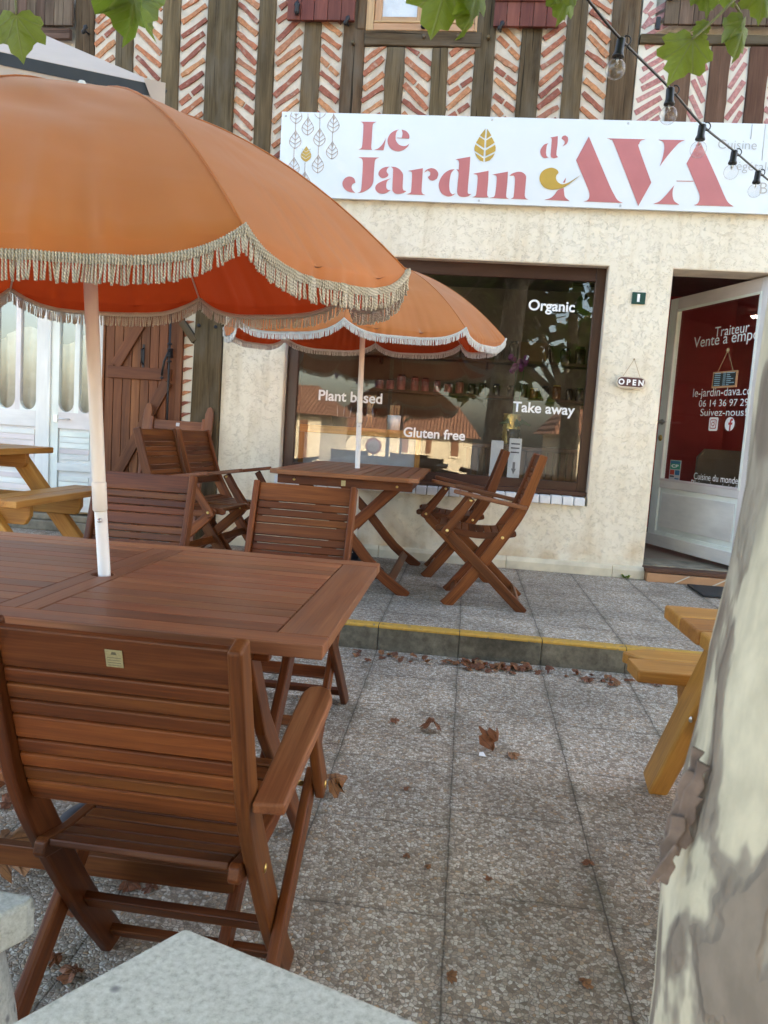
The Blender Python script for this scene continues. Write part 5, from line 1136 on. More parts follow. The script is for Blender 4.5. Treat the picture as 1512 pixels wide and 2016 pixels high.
# picnic tables
def picnic(label, loc, rz, L, bench_in=0.06, top_in=0.0, LX=0.22):
    """long axis along its own X, one end at x=0"""
    t_ = thing('picnic_table', label, 'picnic table', loc, rz); n_ = 5; wd = 0.142
    b_ = MB()
    for i in range(n_):
        y = (i-(n_-1)/2)*wd; b_.box(top_in+random.uniform(0, .006), L, y-wd/2+.002, y+wd/2-.002, 0.662, 0.70, axis=0)
    b_.build('tabletop', 'pine', t_, bevel=0.006)
    for s_ in (-1, 1):
        b_ = MB()
        for q in (0, 1):
            y = s_*(0.565+q*0.133); x0 = bench_in
            b_.prism([(x0+(0.05 if q else 0.0), -0.064*s_), (L-bench_in, -0.064*s_), (L-bench_in, 0.064*s_), (x0+(0.075 if q else 0.0), 0.064*s_), (x0, (0.01 if q else .064)*s_)][::s_], (0, y, 0.428), (1, 0, 0), (0, 1, 0), (0, 0, 1), 0.038)
        b_.build('bench', 'pine', t_, bevel=0.006)
    for X in (LX, L-0.22):
        sg = 1 if X < L/2 else -1
        for s_ in (-1, 1):
            b_ = MB(); b_.board((X, s_*0.24, 0.660), (X, s_*0.735, 0.0), (0, 1, 0.5), 0.115, 0.062)
            b_.v = [(x, y, max(0.0, min(0.660, z))) for x, y, z in b_.v]; b_.build('leg', 'pine', t_, bevel=0.008)
        b_ = MB(); b_.prism([(-0.69, 0.36), (-0.66, 0.31), (0.66, 0.31), (0.69, 0.36), (0.69, 0.427), (-0.69, 0.427)], (X+sg*0.0225, 0, 0), (0, 1, 0), (0, 0, 1), (sg, 0, 0), 0.04); b_.build('crossbeam', 'pine', t_, bevel=0.005)
        b_ = MB(); b_.prism([(-0.33, 0.600), (-0.31, 0.575), (0.31, 0.575), (0.33, 0.600), (0.33, 0.661), (-0.33, 0.661)], (X+sg*0.0225, 0, 0), (0, 1, 0), (0, 0, 1), (sg, 0, 0), 0.04); b_.build('bearer', 'pine', t_, bevel=0.005)
        b_ = MB()
        for s_ in (-1, 1):
            for y, z in ((0.40, 0.37), (0.44, 0.395), (0.27, 0.61)):
                b_ = MB(); b_.lathe([(0.013, 0), (0.012, 0.005), (0, 0.007)], (X-sg*0.021, s_*y, z), (-sg, 0, 0), 10); b_.build('bolt', 'steel', t_)
    return t_
picnic('honey coloured picnic table at the right, partly hidden by the tree trunk', (0.51, -3.92, gz(-3.15)-0.004), radians(1.5), 1.7, 0.06, 0.072, 0.215)
picnic('honey coloured picnic table at the left before the white doors', (-3.02, -0.95, 0.0), radians(-90), 1.08, 0.0)

# ================================================================= PARASOLS
def parasol(label, base, R, Zr, ph, tx, ty, h, p, drop, fr_len, fr_mat, spacing, pole_bottom, r_low, r_up, sleeve, rough=1.0):
    base = Vector(base); ax = Vector((tx, ty, 1)).normalized(); c0 = base+ax*((Zr-base.z)/ax.z)
    t_ = thing('parasol', label, 'parasol', base); o0 = base
    u = Vector((0, 1, 0)).cross(ax).normalized(); v = ax.cross(u)
    rnd = random.Random(int(R*1000))
    def P(r, a, z): return c0 + (u*cos(a)+v*sin(a))*r + ax*z - o0
    prof = lambda s_: h*(1-s_**p)
    b_ = MB(); nr, na = 34, 44; hem = [];
    for k in range(8):
        vs, fs = [], []; nv = 6
        wr = [(rnd.uniform(2.0, 5.5), rnd.uniform(0, 6.3), rnd.uniform(.3, 1)) for _ in range(3)]+[(rnd.uniform(7, 15), rnd.uniform(0, 6.3), rnd.uniform(.15, .5)) for _ in range(5)]
        for i in range(nr+nv+1):
            for j in range(na+1):
                f = j/na; a = ph+2*pi*(k+f)/8; ch = cos(pi/8)/cos(2*pi*(f-0.5)/8)
                e = (2*f-1); sag = 1-e*e
                fold = sum(q*sin(w_*2*pi*f+o_) for w_, o_, q in wr)/3.0*(1-abs(e)**4)
                if i <= nr:
                    s_ = i/nr; chf = 1+(ch-1)*min(1, s_*1.6)
                    r = R*s_*chf; z = prof(s_) - 0.036*R*(1-abs(e)**3)*max(0, (s_-0.72)/0.28)**2 - 0.008*sag*sin(pi*s_)*s_*(R/0.7)
                    ripple = 0.011*rough*fold*(s_**7) + rough*sag*sin(pi*min(1, s_*1.02))*(0.0022*sin(23*s_+k*1.3+2.5*f)+0.0012*sin(41*s_-k*2.1-4*f+2*sin(5*f)))
                    vs.append(P(r+ripple*0.6, a, z+ripple))
                else:
                    q = (i-nr)/nv; dr = drop*(1-abs(e)**5)
                    r = R*ch - 0.10*dr*q*q + 0.011*rough*fold*(0.6+0.4*q)
                    z = -dr*q-0.0005-0.036*R*(1-abs(e)**3)
                    pt = P(r, a, z); vs.append(pt)
                    if i == nr+nv and (j < na): hem.append((pt, (u*cos(a)+v*sin(a))))
        for i in range(nr+nv):
            for j in range(na): q = i*(na+1)+j; fs.append((q, q+1, q+na+2, q+na+1))
        b_.add(vs, fs, None, None, 0, True)
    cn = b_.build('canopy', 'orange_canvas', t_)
    # piping on the seams
    b_ = MB()
    for k in range(8):
        a = ph+2*pi*k/8; b_.tube([P(R*i/14, a, prof(i/14)+0.0015) for i in range(15)], 0.0019, 5)
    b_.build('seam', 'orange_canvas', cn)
    # fringe: a braid and hanging cords
    b_ = MB(); H = hem+[hem[0]]; L = [0]
    for a, c in zip(H[:-1], H[1:]): L.append(L[-1]+(c[0]-a[0]).length)
    bh = fr_len*0.30; vs, fs = [], []
    dn_ = Vector((0, 0, -1))
    for i, (pt, od) in enumerate(H):
        for q, off in ((0, 0.004), (0.5, 0.006), (1.0, 0.004)): vs.append(pt+od*off+Vector((0, 0, bh*0.55-bh*q)))
        vs.append(pt-od*0.002+Vector((0, 0, -bh*0.45))); vs.append(pt-od*0.002+Vector((0, 0, bh*0.5)))
    m5 = 5
    for i in range(len(H)-1):
        for q in range(5): a0, a1 = i*m5+q, i*m5+(q+1) % m5; fs.append((a0, a1, a1+m5, a0+m5))
    b_.add(vs, fs, None, None, 0, True)
    s_ = 0; i = 0
    while s_ < L[-1]:
        while L[i+1] < s_: i += 1
        f = (s_-L[i])/(L[i+1]-L[i]); pt = H[i][0].lerp(H[i+1][0], f); od = H[i][1].lerp(H[i+1][1], f).normalized(); tg = (H[i+1][0]-H[i][0]).normalized()
        sw_ = rnd.gauss(0, 0.065); ln = fr_len*0.72*rnd.uniform(0.90, 1.06); o_ = rnd.uniform(0.001, 0.006)
        # little upright loop of the braid
        b_.tube([pt+od*0.0055+Vector((0, 0, bh*0.62)), pt+od*0.0075, pt+od*0.0055+Vector((0, 0, -bh*0.55))], spacing*0.36, 4, caps=False)
        pts = [pt+od*o_+Vector((0, 0, -bh*0.4))]
        curl = rnd.gauss(0, 0.07)
        for q in (0.33, 0.66, 1.0): pts.append(pt+od*(o_+ln*0.10*q*rnd.uniform(-.5, 1))+tg*(ln*(sw_*q+curl*q*q*0.6))+Vector((0, 0, -bh*0.4-ln*q*(1-0.25*abs(sw_)))))
        rr = spacing*0.36; b_.tube(pts, [rr*0.9, rr, rr, rr*1.15], 5)
        s_ += spacing*rnd.uniform(0.85, 1.15)
    b_.build('fringe', fr_mat, t_)
    for k in range(8):
        a = ph+2*pi*k/8; b_ = MB(); b_.tube([P(R*(0.03+0.96*i/10), a, prof(0.03+0.96*i/10)-0.008) for i in range(11)], 0.0028, 5); b_.build('rib', 'cream_enamel', t_)
        b_ = MB(); b_.tube([P(0.02, a, h*0.35), P(R*0.5, a, prof(0.5)-0.011)], 0.0026, 5); b_.build('strut', 'cream_enamel', t_)
    if sleeve is not None:
        q = base+ax*(sleeve-base.z)/ax.z-o0
        b_ = MB(); b_.tube([pole_bottom-o0, q], r_low, 16); b_.build('lower_pole', 'white_enamel', t_)
        b_ = MB(); b_.tube([q-ax*0.07, q-ax*0.068, P(0, 0, h*0.97)], [r_up*1.0, r_up, r_up], 16)
        b_.lathe([(r_up, 0), (r_up*1.10, 0.003), (r_up*1.10, 0.066), (r_up, 0.07)], q-ax*0.072, ax, 16)
        b_.build('upper_pole', 'cream_enamel', t_)
        b_ = MB(); b_.lathe([(0.0055, -0.002), (0.0055, 0.003), (0.0035, 0.006), (0, 0.006)], q-ax*0.093+Vector((0.004, -r_low, 0)), (0.3, -1, 0), 8); b_.build('pole_screw', 'steel', t_)
    b_ = MB(); b_.lathe([(r_up*1.6, 0), (r_up*1.6, 0.04)], P(0, 0, h*0.33), ax, 12); b_.build('hub', 'white_enamel', t_)
    b_ = MB(); b_.lathe([(0.014, 0), (0.016, 0.02), (0.006, 0.035), (0, 0.037)], P(0, 0, h), ax, 12); b_.build('finial', 'white_enamel', t_)
    return t_
g1 = gz(-3.95)
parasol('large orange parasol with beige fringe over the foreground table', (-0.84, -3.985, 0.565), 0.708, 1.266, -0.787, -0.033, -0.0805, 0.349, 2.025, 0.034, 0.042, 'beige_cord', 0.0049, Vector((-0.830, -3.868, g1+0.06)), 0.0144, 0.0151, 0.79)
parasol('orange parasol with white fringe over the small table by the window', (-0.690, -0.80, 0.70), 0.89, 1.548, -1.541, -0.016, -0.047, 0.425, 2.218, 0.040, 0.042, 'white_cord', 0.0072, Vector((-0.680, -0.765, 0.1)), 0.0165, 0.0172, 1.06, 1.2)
def parasol_base(name, label, x, y, z, R, matn):
    t_ = thing(name, label, 'parasol base', (x, y, z)); b_ = MB()
    b_.lathe([(R, 0), (R*1.0, 0.03), (R*0.97, 0.045), (R*0.74, 0.058), (R*0.72, 0.054), (R*0.70, 0.060), (R*0.42, 0.078), (R*0.40, 0.074), (R*0.38, 0.080), (0.05, 0.10)], n=40); b_.build('weight', matn, t_)
    b_ = MB(); b_.lathe([(0.026, 0.09), (0.026, 0.22), (0.020, 0.23)], n=16); b_.lathe([(0.012, 0.024), (0.012, 0.05), (0.018, 0.05), (0.018, 0.065)], (0, 0, 0.17), (0, -1, 0), 8); b_.build('socket', 'black_plastic', t_)
P = ground(160, 1570); parasol_base('umbrella_stand', 'round dark grey plastic parasol base under the foreground table', -0.85, -3.81, gz(-3.81)+0.005, 0.175, 'grey_rubber')
parasol_base('umbrella_stand', 'round black parasol base under the small table by the window', -0.675, -0.76, 0.0, 0.20, 'black_rubber')
# big cream parasol behind
cp = thing('square_parasol', 'large cream square parasol with a dark band behind the orange one', 'parasol', (-2.90, -1.55, 0.0))
K = Vector((-1.56, -2.0, 2.51)); e_ = Vector((-0.894, -0.447, 0)); n_2 = Vector((-0.447, 0.894, 0))
ap = K+e_*1.0+n_2*1.0; ap.z = 3.12
c2_ = [K, K+n_2*2, K+n_2*2+e_*2, K+e_*2]
off = Vector(cp.location); b_ = MB(); bd = MB()
def cv(p): return tuple(p-off)
for i in range(4):
    a, c = c2_[i], c2_[(i+1) % 4]; n1, n2 = 10, 12; vs, fs = [], []
    for r_ in range(n1+1):
        for q in range(n2+1):
            e = a.lerp(c, q/n2); pnt = ap.lerp(e, r_/n1); pnt.z -= 0.05*sin(pi*r_/n1)*sin(pi*q/n2); vs.append(cv(pnt))
    for r_ in range(n1):
        for q in range(n2): k_ = r_*(n2+1)+q; fs.append((k_, k_+1, k_+n2+2, k_+n2+1))
    b_.add(vs, fs, None, None, 0, True)
    # hanging valance
    dz = Vector((0, 0, -0.15)); b_.add([cv(a), cv(c), cv(c+dz), cv(a+dz)], [(0, 1, 2, 3)])
    o_ = (c-a).cross(Vector((0, 0, 1))).normalized(); o_ = o_ if o_.dot((a+c)/2-ap) > 0 else -o_
    tg = (c-a).normalized(); d1, d2 = Vector((0, 0, -0.004)), Vector((0, 0, -0.058))
    bd.add([cv(a+tg*0.09+o_*0.004+d1), cv(c-tg*0.09+o_*0.004+d1), cv(c-tg*0.07+o_*0.004+d2), cv(a+tg*0.07+o_*0.004+d2)], [(0, 1, 2, 3)])
b_.build('canopy', 'cream_canvas', cp); bd.build('dark_band', 'dark_band', cp)
b_ = MB(); b_.prism([(0, 0.012), (.10, 0.012), (.075, -.045), (0, -.155)], K-off-n_2*0.010, e_, (0, 0, 1), -n_2, 0.003); b_.build('corner_pocket', 'cream_canvas', cp)
b_ = MB(); b_.tube([(0, 0, 0), cv(Vector((-2.90, -1.55, 3.05)))], 0.03, 14); b_.build('pole', 'dark_band', cp)
b_ = MB(); b_.box(-.35, .35, -.35, .35, 0.005, 0.06); b_.build('base', 'pale_stone', cp, bevel=0.01)
for i in range(4): b_ = MB(); b_.tube([cv(ap-Vector((0, 0, .04))), cv(c2_[i]-Vector((0, 0, .02)))], 0.012, 6); b_.build('rib', 'dark_band', cp)

# ================================================================= STRING LIGHTS
sl_ = thing('string_lights', 'black festoon cable with clear round bulbs crossing the top right corner', 'string lights')
socks = [((1223, 78), -4.0), ((1320, 175), -3.8), ((1383, 247), -3.6), ((1446, 298), -3.3), ((1493, 338), -3.1)]
cpts = [atY(1100, -75, -4.2), atY(1158, 0, -4.1)] + [atY(x, y, Y) for (x, y), Y in socks] + [atY(1530, 366, -2.95), atY(1600, 400, -2.7), atY(1720, 440, -2.3)]
b_ = MB(); b_.tube(spline(cpts, 6), 0.0030, 6); b_.build('cable', 'black_plastic', sl_)
tilt = [(-.10, .0), (.02, 0), (-.06, .05), (-.06, 0), (-.08, 0)]
for i, ((x, y), Y) in enumerate(socks):
    p = atY(x, y, Y)+Vector((0.0, 0, -0.001)); ax = Vector((tilt[i][0], tilt[i][1], -1)).normalized()
    b_ = MB(); b_.lathe([(0.0085, -0.003), (0.0095, 0.0), (0.0095, 0.022), (0.0105, 0.026), (0.0125, 0.031), (0.0125, 0.034), (0.009, 0.035)], p, ax, 14)
    k_ = p+Vector((0.011, 0, 0.002)); b_.tube([k_+Vector((0.009*cos(a)*1.0-0.0, 0, 0.010*sin(a)-.003)) for a in [radians(q) for q in range(-120, 150, 30)]], 0.0016, 5)
    b_.build('socket', 'black_plastic', sl_)
    o_ = p+ax*0.034; R = 0.0205; b_ = MB()
    b_.lathe([(0.0070, 0.0), (0.0078, 0.004)]+[(R*sin(radians(a)), 0.004+R*(0.92-cos(radians(a)))) for a in range(25, 178, 9)]+[(0.0, 0.004+R*1.92)], o_, ax, 22); bb = b_.build('bulb', 'bulb_glass', sl_)
    b_ = MB(); b_.tube([o_, o_+ax*0.012], [0.0030, 0.0018], 6); b_.tube([o_+ax*0.011+Vector((-.004, 0, 0)), o_+ax*0.016, o_+ax*0.011+Vector((.004, 0, 0))], 0.0005, 4); b_.build('filament', 'steel', bb)

# ================================================================= TREES
LOBES = [(0.0, 0.03), (0.12, -0.07), (0.30, -0.10), (0.40, 0.02), (0.55, 0.06), (0.60, 0.20), (0.50, 0.30), (0.60, 0.45), (0.54, 0.60), (0.38, 0.56), (0.28, 0.60), (0.25, 0.76), (0.10, 0.82), (0.0, 0.98)]
def leaf_into(b_, base, d, nrm, size, curl=0.25, rnd=None, ragged=0.05, rg=random):
    """one plane-tree leaf: a fan of lobes, folded along its midrib and curled"""
    d = Vector(d).normalized(); nrm = Vector(nrm); nrm = (nrm-d*nrm.dot(d)).normalized(); s_ = d.cross(nrm)
    out = [(x, y) for x, y in LOBES]+[(-x, y) for x, y in LOBES[::-1][1:-1]]
    base = Vector(base); vs = []
    def pt(x, y, fr=1.0):
        z = -curl*(abs(x)**1.5)*0.9-curl*0.55*max(0, y-0.25)**2+0.025*sin(9*x+5*y)+curl*0.10*sin(14*abs(x))
        return base+(s_*x+d*(y)+nrm*z)*size
    ring1 = [(x*(1+rg.uniform(-ragged, ragged)), y*(1+rg.uniform(-ragged, ragged))) for x, y in out]
    k = len(ring1); ctr = (0.0, 0.30)
    vs = [pt(*ctr)]+[pt(ctr[0]+(x-ctr[0])*0.5, ctr[1]+(y-ctr[1])*0.5) for x, y in ring1]+[pt(x, y) for x, y in ring1]
    fs = [(0, 1+i, 1+(i+1) % k) for i in range(k)]+[(1+i, 1+k+i, 1+k+(i+1) % k, 1+(i+1) % k) for i in range(k)]
    b_.add(vs, fs, None, rnd if rnd is not None else rg.random(), 0, True)
    b_.g[-len(vs):] = [(0, 0.3, 0)]+[(x*0.5, 0.3+(y-0.3)*0.5, 0) for x, y in ring1]+[(x, y, 0) for x, y in ring1]
tree = thing('plane_tree', 'plane tree with flaking cream and grey bark close at the right edge', 'tree', (0.42, -5.12, gz(-5.12)))
T0 = Vector(tree.location); rg = random.Random(3)
# trunk: its left outline follows the photo, its axis stands to the right of it
edge = [(1260, 2160, ), (1277, 2010), (1283, 1880), (1292, 1740), (1335, 1600), (1368, 1480), (1395, 1320), (1418, 1150), (1440, 960), (1462, 760), (1490, 580), (1518, 420), (1545, 250)]
b_ = MB(); nA = 40; vs, fs = [], []; rings = []
for x, y in edge: rings.append(atY(x+(50 if y < 1000 else 32 if y < 1300 else 12), y, -5.12))
rings = [Vector((0.235, -5.12, gz(-5.12)-0.02)), Vector((0.225, -5.12, 0.02))] + [p for p in rings if p.z > 0.08]
rings += [Vector((rings[-1].x+0.06, -5.12, 2.0)), Vector((rings[-1].x+0.16, -5.12, 3.2)), Vector((rings[-1].x+0.26, -5.12, 4.4))]
RT = 0.185
for i, p in enumerate(rings):
    rr = RT if p.z < 1.6 else RT*max(0.45, 1-(p.z-1.6)*0.13)
    if p.z < 0.1: rr = RT*1.04
    cx = p.x+rr
    for j in range(nA):
        a = 2*pi*j/nA; lump = 1+0.02*sin(3*a+p.z*3)+0.012*sin(7*a-p.z*5)
        vs.append(Vector((cx+rr*cos(a)*lump, -5.12+rr*sin(a)*lump, p.z))-T0)
for i in range(len(rings)-1):
    for j in range(nA): a0, a1 = i*nA+j, i*nA+(j+1) % nA; fs.append((a0, a1, a1+nA, a0+nA))
b_.add(vs, fs, None, None, 0, True); b_.build('trunk', 'plane_bark', tree)
b_ = MB(); e0 = [atY(x, y, -5.14) for x, y in ((1305, 1730), (1318, 1660), (1345, 1580), (1372, 1500), (1392, 1430))]
ee = spline(e0, 4)
for q in range(5):
    i0 = rg.randrange(0, 8); i1 = min(len(ee), i0+rg.randrange(6, 11)); o_ = Vector((rg.uniform(-.002, .008), rg.uniform(-.008, .010), 0))
    seg_ = ee[i0:i1]; b_.plank([p+o_+Vector((rg.uniform(-.002, .002), 0, 0))-T0 for p in seg_], (0.3, 1, 0), [rg.uniform(.005, .013) for _ in seg_], rg.uniform(.002, .005))
p = atY(1275, 1740, -5.16); b_.plank([p-T0, p+Vector((0.010, 0, 0.015))-T0, p+Vector((0.018, 0.0, 0.032))-T0], (0, 1, 0), [0.003, 0.007, 0.004], 0.003); b_.build('bark_flake', 'bark_flake', tree, bevel=0.002)
topT = rings[-1]+Vector((0.1, 0, 0))
def limb(pts, r0, r1):
    b_ = MB(); P = spline([Vector(p)-T0 for p in pts], 6); k = len(P); b_.tube(P, [r0+(r1-r0)*i/(k-1) for i in range(k)], 9); return b_.build('limb', 'plane_bark', tree)
fork = Vector((0.62, -5.12, 3.1))
limb([fork, (-0.3, -5.6, 4.2), (-1.6, -6.3, 4.9), (-3.0, -6.8, 5.3)], 0.09, 0.025); limb([fork, (1.4, -5.9, 4.2), (2.6, -6.6, 4.9)], 0.08, 0.025); limb([fork+Vector((0, 0, .5)), (0.6, -6.2, 4.8), (0.4, -7.6, 5.6)], 0.08, 0.02)
limb([fork, (0.5, -4.6, 3.7), (0.2, -4.3, 3.2), (-0.3, -4.35, 2.6)], 0.05, 0.008); limb([(0.2, -4.3, 3.2), (0.45, -4.35, 2.7), (0.6, -4.4, 2.1)], 0.02, 0.004); limb([(0.5, -4.6, 3.7), (-0.6, -4.6, 3.1), (-1.3, -4.55, 2.2)], 0.03, 0.004)
b_ = MB(); cnt = 0
blobs = [(-0.8, -4.7, 4.0, 1.2), (0.7, -4.5, 4.1, 1.2), (-2.1, -5.1, 4.3, 1.2), (1.8, -4.9, 4.3, 1.1), (-0.2, -3.9, 4.2, 1.0), (-0.8, -4.9, 3.6, 0.8), (-0.3, -5.9, 4.4, 1.0), (-1.6, -6.5, 4.9, 1.2), (-2.9, -7.0, 5.3, 1.2), (1.5, -6.0, 4.5, 1.1), (2.7, -6.8, 5.0, 1.2), (0.5, -7.4, 5.4, 1.4), (0.7, -5.6, 5.2, 1.0), (-0.9, -8.2, 4.6, 1.3), (1.6, -8.4, 4.4, 1.3)]
while cnt < 5200:
    x, y, z, r = rg.choice(blobs); v = Vector((rg.gauss(0, .5), rg.gauss(0, .5), rg.gauss(0, .38)))*r*1.1; p = Vector((x, y, z))+v
    u_, w_, zz_ = project(p)
    if zz_ > 0.1 and -350 < u_ < 1850 and w_ > -260: continue
    d = Vector((rg.uniform(-1, 1), rg.uniform(-1, 1), rg.uniform(-1, .2))).normalized(); nn = Vector((rg.uniform(-.6, .6), rg.uniform(-.6, .6), 1)); s_ = d.cross(nn).normalized(); L = rg.uniform(.14, .24)
    b_.add([p-T0, p+s_*L*.45+d*L*.35-T0, p+d*L-T0, p-s_*L*.45+d*L*.35-T0], [(0, 1, 2, 3)], None, rg.random()); cnt += 1
tag(b_.build('crown', 'green_leaf', tree))
# the sprigs that hang into the frame
def sprig(x, y, Y, size, d, nrm, curl, rnd):
    p = atY(x, y, Y); b_ = MB(); leaf_into(b_, p-T0, Vector(d).normalized(), nrm, size, curl, rnd, 0.06, rg); b_.build('leaf', 'veined_leaf', tree)
    return p
def twig(pts, r=0.0022): b_ = MB(); b_.tube(spline([Vector(p)-T0 for p in pts], 5), r, 5); b_.build('twig', 'twig', tree)
V_ = Vector
p = sprig(32, 28, -4.35, 0.080, (0.10, 0.1, -1), (0.1, -1, 0.25), 0.18, 0.75); twig([atY(34, -60, -4.32), atY(30, -20, -4.34), p])
p = sprig(262, -45, -4.30, 0.115, (-0.1, 0.3, -1), (1.0, -0.45, 0.2), 0.75, 0.05); p = sprig(285, -40, -4.34, 0.10, (0.0, -0.1, -1), (-0.9, -0.6, 0.1), 0.8, 0.1); p = sprig(240, -20, -4.28, 0.06, (-0.9, 0.2, -0.45), (0.3, -.4, 1), 0.5, 0.12)
twig([atY(270, -120, -4.3), atY(266, -60, -4.3), atY(262, -40, -4.3)])
p = sprig(885, -48, -4.30, 0.105, (-0.25, 0.05, -1), (0.2, -1, 0.25), 0.25, 0.65); p = sprig(940, -50, -4.33, 0.075, (0.05, 0, -1), (0.8, -.6, .2), 0.5, 0.5)
p = sprig(934, 5, -4.31, 0.062, (-0.16, 0, -1), (1.0, -0.35, 0.0), 1.0, 0.85); p = sprig(1118, -25, -4.30, 0.060, (-0.1, 0.1, -1), (0.7, -0.8, 0.1), 0.6, 0.4); p = sprig(1108, -40, -4.33, 0.05, (0.5, 0.1, -.7), (0.2, -0.8, 0.4), 0.5, 0.6)
twig([atY(930, -80, -4.3), atY(937, -20, -4.31), atY(934, 10, -4.31)])
p = sprig(1365, 76, -4.40, 0.072, (-0.42, 0.15, -0.9), (0.05, -1, 0.3), 0.22, 0.9); p = sprig(1394, 48, -4.38, 0.028, (-0.7, 0.1, -.2), (0.0, -1, .5), 0.2, 0.95); p = sprig(1388, 66, -4.39, 0.026, (-.9, .1, -.3), (0.2, -.8, .5), 0.3, 0.9)
twig([atY(1455, -10, -4.36), atY(1435, 10, -4.37), atY(1400, 45, -4.38), atY(1362, 78, -4.40)])
p = sprig(1462, 36, -4.36, 0.068, (0.05, 0.1, -1), (0.7, -0.75, 0.3), 0.6, 0.55); twig([atY(1447, 8, -4.37), atY(1455, 22, -4.36), p])
p = sprig(1390, -35, -4.34, 0.052, (0.25, 0.1, -1), (0.3, -.9, .4), 0.45, 0.3); p = sprig(1420, -40, -4.36, 0.05, (0.5, 0, -.8), (-0.3, -1, 0.2), 0.4, 0.5); p = sprig(1500, -30, -4.33, 0.06, (0.1, 0, -1), (.2, -.9, .4), .4, .7)
# trees on the far side of the court; they show in the shop window
def far_tree(label, x, y, zb, R, Hc, n, seed):
    r_ = random.Random(seed); t_ = thing('plane_tree', label, 'tree', (x, y, -1.2), 0); b_ = MB()
    b_.tube([(0, 0, 0), (0.05, 0, 1.8), (0.0, 0.1, 3.4), (-.1, .1, 4.6)], [0.24, 0.19, 0.16, 0.08], 12); b_.build('trunk', 'plane_bark', t_); b_ = MB()
    for k_ in range(6): a = k_*1.05; b_.tube([(0, .05, 2.8), (R*.35*cos(a), R*.35*sin(a), 3.7), (R*.75*cos(a), R*.7*sin(a), 4.6)], [0.09, .06, .02], 6)
    b_.build('limb', 'plane_bark', t_); b_ = MB(); cl = [(r_.uniform(-R, R)*.8, r_.uniform(-R, R)*.8, zb+1.2+r_.uniform(0, 1)*Hc+0.6, r_.uniform(.6, 1.1)) for _ in range(24)]
    for _ in range(n):
        cx, cy, cz, rr = r_.choice(cl); p = V_((cx+r_.gauss(0, .55)*rr, cy+r_.gauss(0, .55)*rr, cz+r_.gauss(0, .4)*rr))
        d = V_((r_.uniform(-1, 1), r_.uniform(-1, 1), r_.uniform(-1, .3))).normalized(); nn = V_((r_.uniform(-1, 1), r_.uniform(-1, 1), 1)); s_ = d.cross(nn).normalized(); L = r_.uniform(.24, .40)
        b_.add([p, p+s_*L*.45+d*L*.35, p+d*L, p-s_*L*.45+d*L*.35], [(0, 1, 2, 3)], None, r_.random())
    b_.build('crown', 'green_leaf', t_); return t_
far_tree('broad leafy plane tree mirrored in the right half of the shop window', 1.9, -9.3, 1.5, 3.0, 4.6, 11000, 12)

# ================================================================= STONE BENCHES IN THE FOREGROUND
sb = thing('stone_bench', 'pale speckled stone bench top at the bottom edge of the view', 'bench', (-0.1, -5.05, gz(-5.05)))
o0 = Vector(sb.location); ZS = 0.27
cor = [atZ(365, 1822, ZS), atZ(830, 2010, ZS)]; dirR = (cor[1]-cor[0]).normalized(); dirL = (atZ(20, 2010, ZS)-cor[0]).normalized()
q = [cor[0], cor[0]+dirR*0.50, cor[0]+dirR*0.50+dirL*0.42, cor[0]+dirL*0.42]
b_ = MB(); b_.prism([(p.x-o0.x, p.y-o0.y) for p in q][::-1], (0, 0, ZS-0.06-o0.z), (1, 0, 0), (0, 1, 0), (0, 0, 1), 0.06); b_.build('top', 'pale_stone', sb, bevel=0.009, seg=3)
b_ = MB(); c_ = (q[0]+q[2])/2-o0
b_.lathe([(0.13, 0.0), (0.13, 0.05), (0.09, 0.10), (0.085, ZS-0.14-o0.z), (0.12, ZS-0.0605-o0.z)], (c_.x, c_.y, 0), n=20); b_.build('leg', 'pale_stone', sb)
sb2 = thing('stone_planter', 'chipped pale stone slab on a rounded stone foot at the lower left edge', 'planter', (-0.70, -4.86, gz(-4.86))); o0 = Vector(sb2.location); ZS = 0.22
A0 = atZ(73, 1762, ZS); A1 = atZ(-40, 1742, ZS); A2 = atZ(52, 1838, ZS); e1 = (A1-A0).normalized(); e2 = (A2-A0); e2.z = 0; e2.normalize()
q = [A0, A0+e1*0.30, A0+e1*0.30+Vector((0.0, -0.16, 0)), A0+Vector((-0.075, -0.145, 0)), A0+Vector((-0.004, -0.02, 0))]
b_ = MB(); b_.prism([(p.x-o0.x, p.y-o0.y) for p in q][::-1], (0, 0, ZS-0.062-o0.z), (1, 0, 0), (0, 1, 0), (0, 0, 1), 0.062); b_.build('slab', 'pale_stone', sb2, bevel=0.008, seg=3)
b_ = MB(); b_.lathe([(0.11, 0), (0.128, 0.06), (0.135, 0.16), (0.125, 0.26), (0.10, ZS-0.0635-o0.z)], (A0.x-0.145-o0.x, A0.y-0.05-o0.y, 0), n=28); b_.build('foot', 'pale_stone', sb2)

